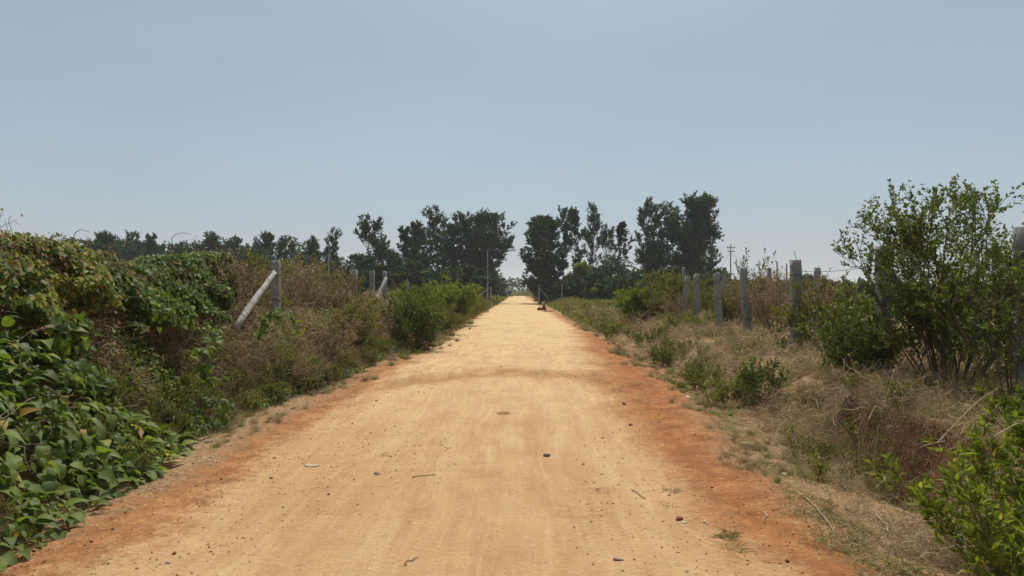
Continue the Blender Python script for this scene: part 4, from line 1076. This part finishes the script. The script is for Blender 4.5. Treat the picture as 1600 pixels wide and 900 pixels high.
# dead tangle
gt = Geo()
for side, n, y0, y1, w0, w1, hh in ((1, 130000, 3.0, 45, .35, 4.4, .24), (-1, 150000, 4.5, 45, .08, 2.2, .95), (-1, 20000, 12, 40, 1.5, 6, .9)):
    x, y, d = scatter(n, side, y0, y1, w0, w1, r)
    cl = fbm(x*1.1, y*1.1, 0, 81)
    keep = r.random(n) < sstep(.34, .62, cl+.22*(vnoise(x*4.5, y*4, 0, 86)-.5))*.95+.05
    if side > 0: keep &= ~((y > 5.6) & (y < 7.9) & (d > .62) & (d < 1.35) & (r.random(n) < .72))
    x, y, d, cl = x[keep], y[keep], d[keep], cl[keep]
    k = np.clip(y/9, .7, 3.2)
    hz_ = hh*sstep(0, 1.1, d)*np.clip(cl*1.9-.25, .1, 1.3)
    if side > 0: hz_ = hz_*(1+.1*sstep(8, 14, y))
    z = H(x, y)+hz_*r.random(len(x))**1.1
    tangle(gt, x, y, z, r.uniform(.10, .32, len(x))*np.sqrt(k), (.0022+.0075*r.random(len(x))**2.5)*k*np.where(y < 10, 1.15, 1), r, np.clip(r.normal(.55, .28, len(x))+.25*(vnoise(x*2, y*2, 0, 87)-.5), 0, 1))
tag(gt.build('dead_brush', M['dead_stem']), 'tangle of dead brown stems along both banks', kind='stuff')
# straw grass
gs = Geo(); gg = Geo()
for side, n, y0, y1, w0, w1 in ((1, 105000, 3.0, 60, -.10, 4.5), (-1, 60000, 4.0, 60, -.15, 2.2), (1, 15000, 30, 110, -.3, 6), (-1, 15000, 30, 110, -.3, 3.5)):
    x, y, d = scatter(n, side, y0, y1, w0, w1, r)
    cl = fbm(x*1.6+9, y*1.3, 0, 82)
    edge = sstep(-.1, .7, d)
    keep = r.random(n) < (sstep(.36, .62, cl)*.85+.15)*(.25+.75*edge)
    if side > 0: keep &= ~((y > 5.6) & (y < 7.9) & (d > .62) & (d < 1.4) & (r.random(n) < .9))
    x, y, d, cl, edge = x[keep], y[keep], d[keep], cl[keep], edge[keep]; m = len(x)
    k = np.clip(y/9, .75, 4.5)
    L = (.035+.25*edge*cl*r.random(m)**.8)*np.clip(y/12, 1, 2.2)
    green = (fbm(x*.5+40, y*.35, 0, 83)+.12*(y > 14)+.1*r.normal(size=m)) > (.64 if side > 0 else .60)
    for gk, sel in ((gs, ~green), (gg, green)):
        blades(gk, x[sel], y[sel], H(x[sel], y[sel])-.005, L[sel], r.uniform(.0028, .006, sel.sum())*k[sel], .8, r, np.clip(r.normal(.45, .25, sel.sum()), 0, 1), curl=1.0)
# flat litter straws on the verge
for side, n in ((1, 20000), (-1, 24000)):
    x, y, d = scatter(n, side, 2.8, 25, -.35 if side > 0 else -.85, 1.2, r)
    keep = r.random(n) < (sstep(-.4, .4, d)+.08)*(.25+1.2*sstep(.45, .6, fbm(x*2, y*1.6, 0, 88))); x, y = x[keep], y[keep]
    tangle(gs, x, y, H(x, y)+.006+.01*r.random(len(x)), r.uniform(.03, .14, len(x)), r.uniform(.002, .005, len(x))*np.clip(y/8, .8, 2.5), r, r.uniform(.2, 1, len(x)), 4, .08)
# clumps: many stems from one foot
for side, nc, y0, y1, w0, w1 in ((1, 950, 3.2, 40, .12, 3.8), (-1, 520, 6.2, 40, .05, 2.0), (1, 420, 25, 90, -.1, 7), (-1, 260, 25, 90, -.1, 2.5), (-1, 230, 6.5, 45, -.65, .1), (1, 200, 5, 45, -.4, .15)):
    x, y, d = scatter(nc, side, y0, y1, w0, w1, r, 1.35)
    cl = fbm(x*.8+3, y*.7, 0, 84); k = (r.random(nc) < sstep(.32, .58, cl)) & ~((side > 0) & (y > 5.6) & (y < 7.9) & (d > .6) & (d < 1.4)); x, y, d = x[k], y[k], d[k]
    gr = r.random(len(x)) < (.20 if side > 0 else .30)
    nb = 90; S = r.uniform(.5, 1.35, len(x))*(.55+.6*sstep(.1, 1.2, d))*np.clip(y/14, 1, 1.7); T0 = r.uniform(.15, .85, len(x))
    rr = np.abs(r.normal(size=(len(x), nb)))*.05*S[:, None]; aa = r.uniform(0, TAU, (len(x), nb))
    X = x[:, None]+np.cos(aa)*rr; Y = y[:, None]+np.sin(aa)*rr
    L = r.uniform(.25, 1.1, (len(x), nb))*.30*S[:, None]; W = r.uniform(.0018, .0045, (len(x), nb))*np.clip(y/8, .9, 4)[:, None]
    tt = np.clip(T0[:, None]+r.normal(size=(len(x), nb))*.16, 0, 1)
    for gk, sel in ((gs, ~gr), (gg, gr)):
        f = lambda A: A[sel].ravel()
        blades(gk, f(X), f(Y), H(f(X), f(Y))-.01, f(L), f(W), .45, r, f(tt), K=5, curl=.9)
tag(gs.build('dry_grass', M['straw']), 'dry straw-coloured grass and litter on the verges', kind='stuff')
# sparse grass tufts creeping onto the bare soil at the left, green tinge
for side, n, y0, y1 in ((-1, 34000, 4.5, 18), (1, 16000, 3.5, 18)):
    x, y, d = scatter(n, side, y0, y1, -.9 if side < 0 else -.25, .2, r, 1.2)
    cl = fbm(x*2.3, y*2.0, 0, 85); k = cl > .50; x, y = x[k], y[k]
    blades(gg if side > 0 else gs, x, y, H(x, y)-.004, r.uniform(.03, .085, len(x)), r.uniform(.002, .0045, len(x))*np.clip(y/7, 1, 2), 1.8, r, r.uniform(.0, .9, len(x)), curl=1)
tag(gg.build('green_grass', M['green_grass']), 'green grass mixed into the verges', kind='stuff')

# low leafy weeds
wp = []
for sd, L, W, h in ((501, .035, .022, .35), (502, .028, .016, .45), (503, .045, .024, .4), (504, .022, .012, .5)):
    wp.append(shrub_geo(sd, h, h*.65, stems=7, n2=5, n3=3, nl=5, L=L, W=W, thick=.004, lean=.8, up=.5, lpw=.35, tint=(.0, .9)))
gwl, gws = Geo(), Geo()
def weeds(n, side, y0, y1, w0, w1, s0, s1, thr, seed):
    x, y, d = scatter(n, side, y0, y1, w0, w1, r, 1.35)
    cl = fbm(x*.7+seed, y*.6, 0, 90+seed)
    for i in np.nonzero(cl > thr)[0]:
        k = int(r.integers(0, 4)); s = r.uniform(s0, s1)*(.8+.5*sstep(8, 25, y[i]))
        a, b = wp[k]; rz = r.uniform(0, TAU); loc = (x[i], y[i], float(H(x[i], y[i]))+(.25*min(max(d[i]-.2, 0), 1) if side < 0 else 0))
        dt = r.uniform(-.2, .25)
        gws.merge(a, loc, s, rz); gwl.merge(b, loc, s, rz, dt)
weeds(170, -1, 6.0, 45, .0, 1.0, .6, 1.2, .50, 1)
weeds(130, -1, 6.5, 20, .0, .6, .4, .9, .46, 2)
weeds(260, -1, 7, 30, .4, 1.7, .6, 1.2, .44, 6)
weeds(200, 1, 6.0, 45, .2, 3.5, .5, 1.1, .52, 3)
weeds(90, 1, 6.5, 17, .05, .75, .6, 1.15, .35, 7)
weeds(120, 1, 20, 75, .1, 3.0, .7, 1.2, .48, 4)
weeds(100, -1, 25, 75, .1, 1.6, .9, 1.5, .42, 5)
tag(gwl.build('weed_foliage', M['weed_leaf']), 'small-leaved green weeds covering the banks', kind='stuff')
tag(gws.build('weed_stems', M['twig']), 'thin stems of the small weeds on the banks', kind='stuff')
print('weeds', gwl.n)

# creeping leaves between hedge and heap (medium leaves)
gm = Geo(); n = 40000
y = r.uniform(5.5, 17, n); d = r.uniform(.0, 1.5, n); x = edge_l(y)-d
cl = fbm(x*1.4+5, y*1.1, 0, 95)+.10*sstep(9, 6, y)+.10*(vnoise(x*4, y*3, 0, 96)-.5)
z = H(x, y)+r.random(n)**.6*(.12+.62*sstep(.0, 1.1, d))*np.clip(cl*1.8-.2, .1, 1.2)
k = cl > .52
leaves(gm, np.stack([x, y, z], 1)[k], (r.normal(size=(n, 3))*.7+np.array([.4, -.2, -.5]))[k], r.uniform(.03, .065, n)[k], r.uniform(.022, .045, n)[k], np.clip(r.normal(.35, .22, n), 0, 1)[k], .4, T_MED, r, np.tile([.5, -.4, .8], (k.sum(), 1)))
tag(gm.build('creeping_vine', M['vine_leaf']), 'creeping vine leaves over the left bank scrub', kind='stuff')

# ------------------------------------------------------------------ tall grass stalks with seed heads, right foreground
def stalk(label, pts, head=.16, seed=0, lean_l=True):
    r = rg(seed); pts = np.array(pts, float); K = 12
    t = np.linspace(0, len(pts)-1, K); i = np.minimum(t.astype(int), len(pts)-2); f = (t-i)[:, None]
    P = (pts[i]*(1-f)+pts[i+1]*f)-pts[0]
    e = empty('grass_stalk', tuple(pts[0])); tag(e, label, 'grass stalk', 'tall dry grass stalks right of the road')
    g = Geo(); tubes(g, P[None], taper(1, K, .005, .003), .9); g.build('stem', M['straw'], e)
    g = Geo(); m = 46; tt = 1-r.random(m)*head
    f = tt*(K-1); i = np.minimum(f.astype(int), K-2); Q = P[i]*(1-(f-i)[:, None])+P[i+1]*(f-i)[:, None]
    D = nrm(P[-1]-P[-3])+r.normal(size=(m, 3))*.4
    leaves(g, Q, D, r.uniform(.02, .04, m), .008, r.uniform(.5, 1, m), .3, T_SMALL, r); g.build('seed_head', M['straw'], e)
stalk('tallest dry grass stalk, drooping seed head before the large shrub', [cpt(1308, 700, 6.4), cpt(1302, 640, 6.5), cpt(1290, 560, 6.6), cpt(1268, 512, 6.6)], .3, 1)
stalk('dry grass stalk bowing right with a curved seed head', [cpt(1362, 720, 6.0), cpt(1372, 650, 6.1), cpt(1390, 595, 6.2), cpt(1398, 572, 6.2)], .3, 2)
stalk('dry grass stalk with an upright feathery head left of the bowing one', [cpt(1342, 712, 6.0), cpt(1352, 660, 6.0), cpt(1366, 632, 6.0), cpt(1372, 640, 6.0)], .3, 3)
stalk('pale stalk slanting up to the right above the corner shrub', [cpt(1462, 690, 5.0), cpt(1490, 660, 5.0), cpt(1525, 625, 5.0), cpt(1553, 608, 5.0)], .32, 4)
stalk('straight pale stalk rising left of the slanting one', [cpt(1468, 690, 5.1), cpt(1466, 650, 5.1), cpt(1465, 622, 5.1)], .5, 5)
stalk('pale stalk leaning right near the photo edge', [cpt(1550, 680, 4.7), cpt(1575, 665, 4.7), cpt(1600, 655, 4.7)], .3, 6)
stalk('short dry stalk with a small head in the tuft above the verge', [cpt(1338, 725, 5.8), cpt(1340, 690, 5.8), cpt(1336, 668, 5.8)], .2, 7)
def tuft(label, X, Y, n, L, seed, mat='straw', spread=.1, lean=.35, tint=(.3, 1), name='grass_tuft', w=.0035, flat=0.0, z=None):
    r = rg(seed); g = Geo(); a = r.uniform(0, TAU, n); q = r.random(n)**.6*spread
    x = np.cos(a)*q; y = np.sin(a)*q; z0 = float(H(X, Y))
    if flat: blades(g, x, y, np.full(n, .004)+.004*r.random(n), r.uniform(.4, 1.1, n)*L, r.uniform(.6, 1.3, n)*w, 2.5, r, r.uniform(*tint, n), curl=1.6)
    else: blades(g, x, y, H(x+X, y+Y)-z0-.01, r.uniform(.4, 1.1, n)*L, r.uniform(.6, 1.3, n)*w, lean, r, r.uniform(*tint, n), K=6, curl=.7)
    o = g.build(name, M[mat], None, loc=(X, Y, z0)); tag(o, label, 'grass tuft'); return o
def ground_at(px, py):       # where a ray through a measured point meets the ground
    Y = 1.6*1100/max(py-455, 5)
    for k in range(12):
        x = (px-808)/1100*Y; Y = (1.6-float(H(x, Y)))*1100/max(py-455, 5)
    return (px-808)/1100*Y, Y
for px, py, n, L, lab in ((1300, 720, 420, .55, 'tall dry grass tuft at the lip of the dark hollow'), (1330, 745, 360, .5, 'dry grass tuft between the hollow and the corner shrub'), (1258, 745, 200, .22, 'small green-tinged tuft on the verge beside the red soil'), (1365, 760, 260, .42, 'dry grass tuft touching the corner shrub'), (1290, 690, 200, .5, 'thin dry tuft behind the lip of the hollow')):
    x, y = ground_at(px, py); tuft(lab, x, y, n, L, px, 'green_grass' if 'green' in lab else 'straw', .22, .4)
for px, py, n, L, lab in ((787, 647, 160, .10, 'flat dark wisp of dried grass in the middle of the road'), (1050, 768, 110, .11, 'pale wisp of dry grass on the red soil'), (945, 767, 60, .08, 'faint wisp of dry grass where tan soil turns red'), (1135, 838, 190, .11, 'grey-green grass wisp near the bottom right of the red soil'), (1143, 857, 90, .1, 'smaller grass wisp just below the grey-green one'), (1040, 790, 50, .08, 'tiny wisp below the pale one on the red soil'), (605, 712, 45, .07, 'small dark wisp left of the road centre')):
    x, y = ground_at(px, py); tuft(lab, x, y, n, L, px, 'green_grass' if 'green' in lab else 'straw', .09, flat=1, w=.003, tint=(.1, .9))

# fallen leaves and leaf scraps on the verges
gf = Geo()
for side, n, y0, y1, w0, w1 in ((-1, 1500, 3.6, 14, -.55, .5), (1, 1800, 3.0, 14, -.15, 2.0)):
    x, y, d = scatter(n, side, y0, y1, w0, w1, r, 1.3)
    k = r.random(n) < sstep(-.6, .3, d)+.05; x, y = x[k], y[k]; m_ = len(x)
    leaves(gf, np.stack([x, y, H(x, y)+.012], 1), np.stack([r.normal(size=m_), r.normal(size=m_), r.normal(size=m_)*.12], 1), r.uniform(.02, .055, m_), r.uniform(.012, .03, m_), r.uniform(0, 1, m_), 2.5, T_MED, r)
tag(gf.build('fallen_leaves', M['dry_leaf']), 'dry fallen leaves and scraps on both verges', kind='stuff')

# ------------------------------------------------------------------ stones, clods, sticks
def stone_geo(seed, sx, sy, sz, n=10):
    r = rg(seed); m = n; v = []
    for i in range(m):
        th = math.pi*(i+.5)/m
        for j in range(2*m):
            a = TAU*j/(2*m); v.append((math.sin(th)*math.cos(a), math.sin(th)*math.sin(a), math.cos(th)))
    v = np.array(v); d = .72+.55*fbm(v[:, 0]*1.6+seed, v[:, 1]*1.6, v[:, 2]*1.6, seed)
    pl = nrm(r.normal(size=(7, 3)))
    for p in pl:
        s = v@p; d = np.where(s*d > .72, .72/np.maximum(s, .01), d)
    v = v*d[:, None]*np.array([sx, sy, sz])/2
    idx = np.arange(len(v)).reshape(m, 2*m)
    q = np.stack([idx[:-1], np.roll(idx[:-1], -1, 1), np.roll(idx[1:], -1, 1), idx[1:]], -1).reshape(-1, 4)
    caps = []
    for ring in (idx[0][::-1], idx[-1]):
        k = len(ring)
        caps += [(ring[i], ring[i+1], ring[k-2-i], ring[k-1-i]) for i in range(k//2-1)]
    g = Geo(); g.add(v, np.concatenate([q, caps]), .5); return g
def stone(label, px, py, sx, sy, sz, mat, seed, name='stone', sink=.25):
    x, y = ground_at(px, py); z = float(H(x, y))+.006
    o = stone_geo(seed, sx, sy, sz).build(name, M[mat], None, loc=(x, y, z+sz*(.5-sink)*.45)); o.rotation_euler = (0, 0, seed)
    tag(o, label, name.replace('_', ' ')); return o
stone('angular grey stone lying near the middle of the road', 853, 713, .115, .07, .05, 'grey_stone', 1)
stone('dark grey stone left of the road centre', 589, 742, .10, .06, .035, 'grey_stone', 2)
stone('flat pale buff stone on the left part of the road', 487, 730, .17, .08, .03, 'pale_stone', 3)
stone('reddish clod of earth on the right-hand red soil', 1060, 812, .07, .05, .045, 'red_clod', 4)
stone('small pale stone beside the reddish clod', 1067, 817, .06, .035, .02, 'pale_stone', 5)
stone('flat dark stone near the bottom edge of the photo', 966, 875, .07, .04, .02, 'grey_stone', 6)
stone('reddish stone at the left edge of the road', 571, 581, .13, .10, .08, 'pale_stone', 7)
stone('small white stone right of the red soil on the verge', 1224, 742, .09, .05, .04, 'pale_stone', 8)
stone('buff stone among the dry litter of the right verge', 1166, 696, .16, .1, .07, 'pale_stone', 9)
stone('tiny pale stone near the bottom left of the road', 262, 882, .04, .03, .02, 'pale_stone', 10)
stone('small white stone far along the right verge', 1075, 622, .18, .1, .05, 'pale_stone', 11)
stone('small dark stone on the tan lane right of centre', 975, 632, .07, .05, .04, 'red_clod', 12)
stone('small dark clod right of the tan lane', 985, 665, .06, .05, .04, 'red_clod', 13)
stone('small dark bump of earth on the tan lane beyond the hump', 783, 579, .18, .08, .03, 'grey_stone', 14)
stone('reddish pebble on the left part of the road', 545, 636, .06, .05, .03, 'pale_stone', 15)
stone('white scrap of stone far along the right verge grass', 896, 486, .8, .4, .25, 'pale_stone', 16)
# red earth mounds standing by the road far along
def mound(label, px, py, w, h, seed):
    x, y = ground_at(px, py); g = Geo(); 
    a = stone_geo(seed, w, w*.7, h*2.2, 12); a.build
    o = a.build('earth_mound', M['red_clod'], None, loc=(x, y, float(H(x, y))+h*.05)); tag(o, label, 'earth mound')
mound('taller pointed red clod of earth at the right road edge, far along', 850, 485, .42, .50, 61)
mound('lower red clod just left of the pointed one', 843, 485, .42, .30, 62)
mound('thin spill of red earth right of the pointed clod', 857, 487, 1.0, .09, 63)
mound('dark red heap of earth beyond the pair of clods', 842, 471, 1.9, .6, 64)
# exposed red bank with a dark hollow
def red_bank():
    r = rg(70); xs_, zs_ = np.linspace(-1.15, 1.15, 26), np.linspace(-.35, 1.05, 20)
    X, Z = np.meshgrid(xs_, zs_)
    Yd = .75*np.exp(-((X/.7)**2+((Z-.40)/.38)**2))+.45*(fbm(X*2.6, Z*2.6, 0, 44)-.5)-.30*sstep(.55, .95, Z)-.25*np.abs(X)
    V = np.stack([X*.8, Yd, (Z*.95+.25*(fbm(X*1.8, 2.2, 0, 45)-.5))*(1-.45*(np.abs(X)/1.15)**2)], -1).reshape(-1, 3)
    V2 = V+np.array([0, 1.1, -.02])
    i = np.arange(26*20).reshape(20, 26)
    q = np.stack([i[:-1, :-1], i[:-1, 1:], i[1:, 1:], i[1:, :-1]], -1).reshape(-1, 4)
    n = len(V); bq = q[:, ::-1]+n
    rim = np.concatenate([i[0], i[1:, -1], i[-1, :-1][::-1], i[1:-1, 0][::-1]])
    rq = np.stack([rim, rim+n, np.roll(rim, -1)+n, np.roll(rim, -1)], -1)
    g = Geo(); g.add(np.concatenate([V, V2]), np.concatenate([q, bq, rq]), .5)
    x, y = (1030-808)/1100*25.5, 25.5
    o = g.build('red_earth_bank', M['dark_red_earth'], None, True, loc=(x, y, float(H(x, y))-.22)); o.rotation_euler = (.12, 0, -.3); o.scale = (.72, .7, .8)
    tag(o, 'hollow bank of bare dark red earth under the olive bush, right', 'earth bank')
red_bank()
def stick(label, p0, p1, r0, seed, mat='straw', name='stick'):
    x0, y0 = ground_at(*p0); x1, y1 = ground_at(*p1); r = rg(seed); K = 7
    t = np.linspace(0, 1, K); P = np.stack([(x1-x0)*t, (y1-y0)*t, 0*t], 1)+r.normal(size=(K, 3))*np.array([.006, .006, 0])
    ln = math.hypot(x1-x0, y1-y0); bow = np.sin(t*math.pi*r.uniform(.8, 1.7)+r.uniform(0, 1))*ln*.05; P[:, 0] -= bow*(y1-y0)/ln; P[:, 1] += bow*(x1-x0)/ln
    z0 = float(H(x0, y0)); P[:, 2] = H(P[:, 0]+x0, P[:, 1]+y0)-z0+r0+.008
    g = Geo(); tubes(g, P[None], taper(1, K, r0, r0*.6), .9, 4); o = g.build(name, M[mat], None, loc=(x0, y0, z0)); tag(o, label, 'stick')
stick('pale straight dry stalk lying across the middle of the road', (644, 748), (682, 743), .006, 1)
stick('short pale dry stalk at the border of the red soil', (985, 766), (1010, 780), .006, 2)
stick('short dark twig near the bottom of the road', (632, 884), (652, 872), .005, 3, 'twig')
stick('thin dry twig on the red soil farther up the right side', (1000, 622), (1016, 634), .008, 4)
stick('thin pale twig on the red soil near the verge', (1190, 800), (1197, 818), .006, 5)
stick('long dry root along the left edge of the bare soil', (275, 712), (372, 665), .009, 6, 'twig')
stick('pale dry stalk on the litter of the right verge', (1240, 770), (1310, 842), .006, 7)
stick('broken pale stalk among the litter near the corner shrub', (1365, 805), (1385, 838), .009, 8)
stick('thin pale stalk at the lower left margin', (28, 862), (34, 850), .006, 9)
# gravel: small pebbles
gp = Geo(); ps = [stone_geo(900+i, 1, 1, .7, 3) for i in range(5)]
n = 9500; u = r.random(n); y = 2.9*(30/2.9)**u; x = edge_l(y)+.1+(edge_r(y)-edge_l(y)-.2)*r.random(n)
k = vnoise(x*1.1, y*.7, 0, 99)+np.abs(x-.0)*.16+.25*r.random(n)**3 > .72
for xi, yi in zip(x[k], y[k]):
    s = (.003+.012*r.random()**1.8)*(1+.04*yi)*(1.9 if r.random() < .06 else 1)
    gp.merge(ps[int(r.integers(0, 5))], (xi, yi, float(H(xi, yi))+.006+s*.2), (s*r.uniform(.8, 1.5), s, s*.8), r.uniform(0, 6), r.uniform(-.5, .2 if abs(xi) > 1.5 else .5))
m, nt, out = newmat('gravel'); at_ = nd(nt, 'ShaderNodeAttribute', attribute_name='tint')
rr_ = ramp(nt, [(0, (.16, .07, .035)), (.5, (.40, .24, .12)), (1, (.68, .54, .38))], at_.outputs['Fac']); p = nd(nt, 'ShaderNodeBsdfPrincipled'); p.inputs['Roughness'].default_value = .9
nt.links.new(rr_.outputs[0], p.inputs['Base Color']); nt.links.new(p.outputs[0], out.inputs[0])
tag(gp.build('gravel', m), 'scattered grit and pebbles on the road', kind='stuff')
tot = sum(len(o.data.polygons) for o in bpy.data.objects if o.type == 'MESH')
print('POLYS', tot, 'unique', sum(len(m_.polygons) for m_ in bpy.data.meshes))
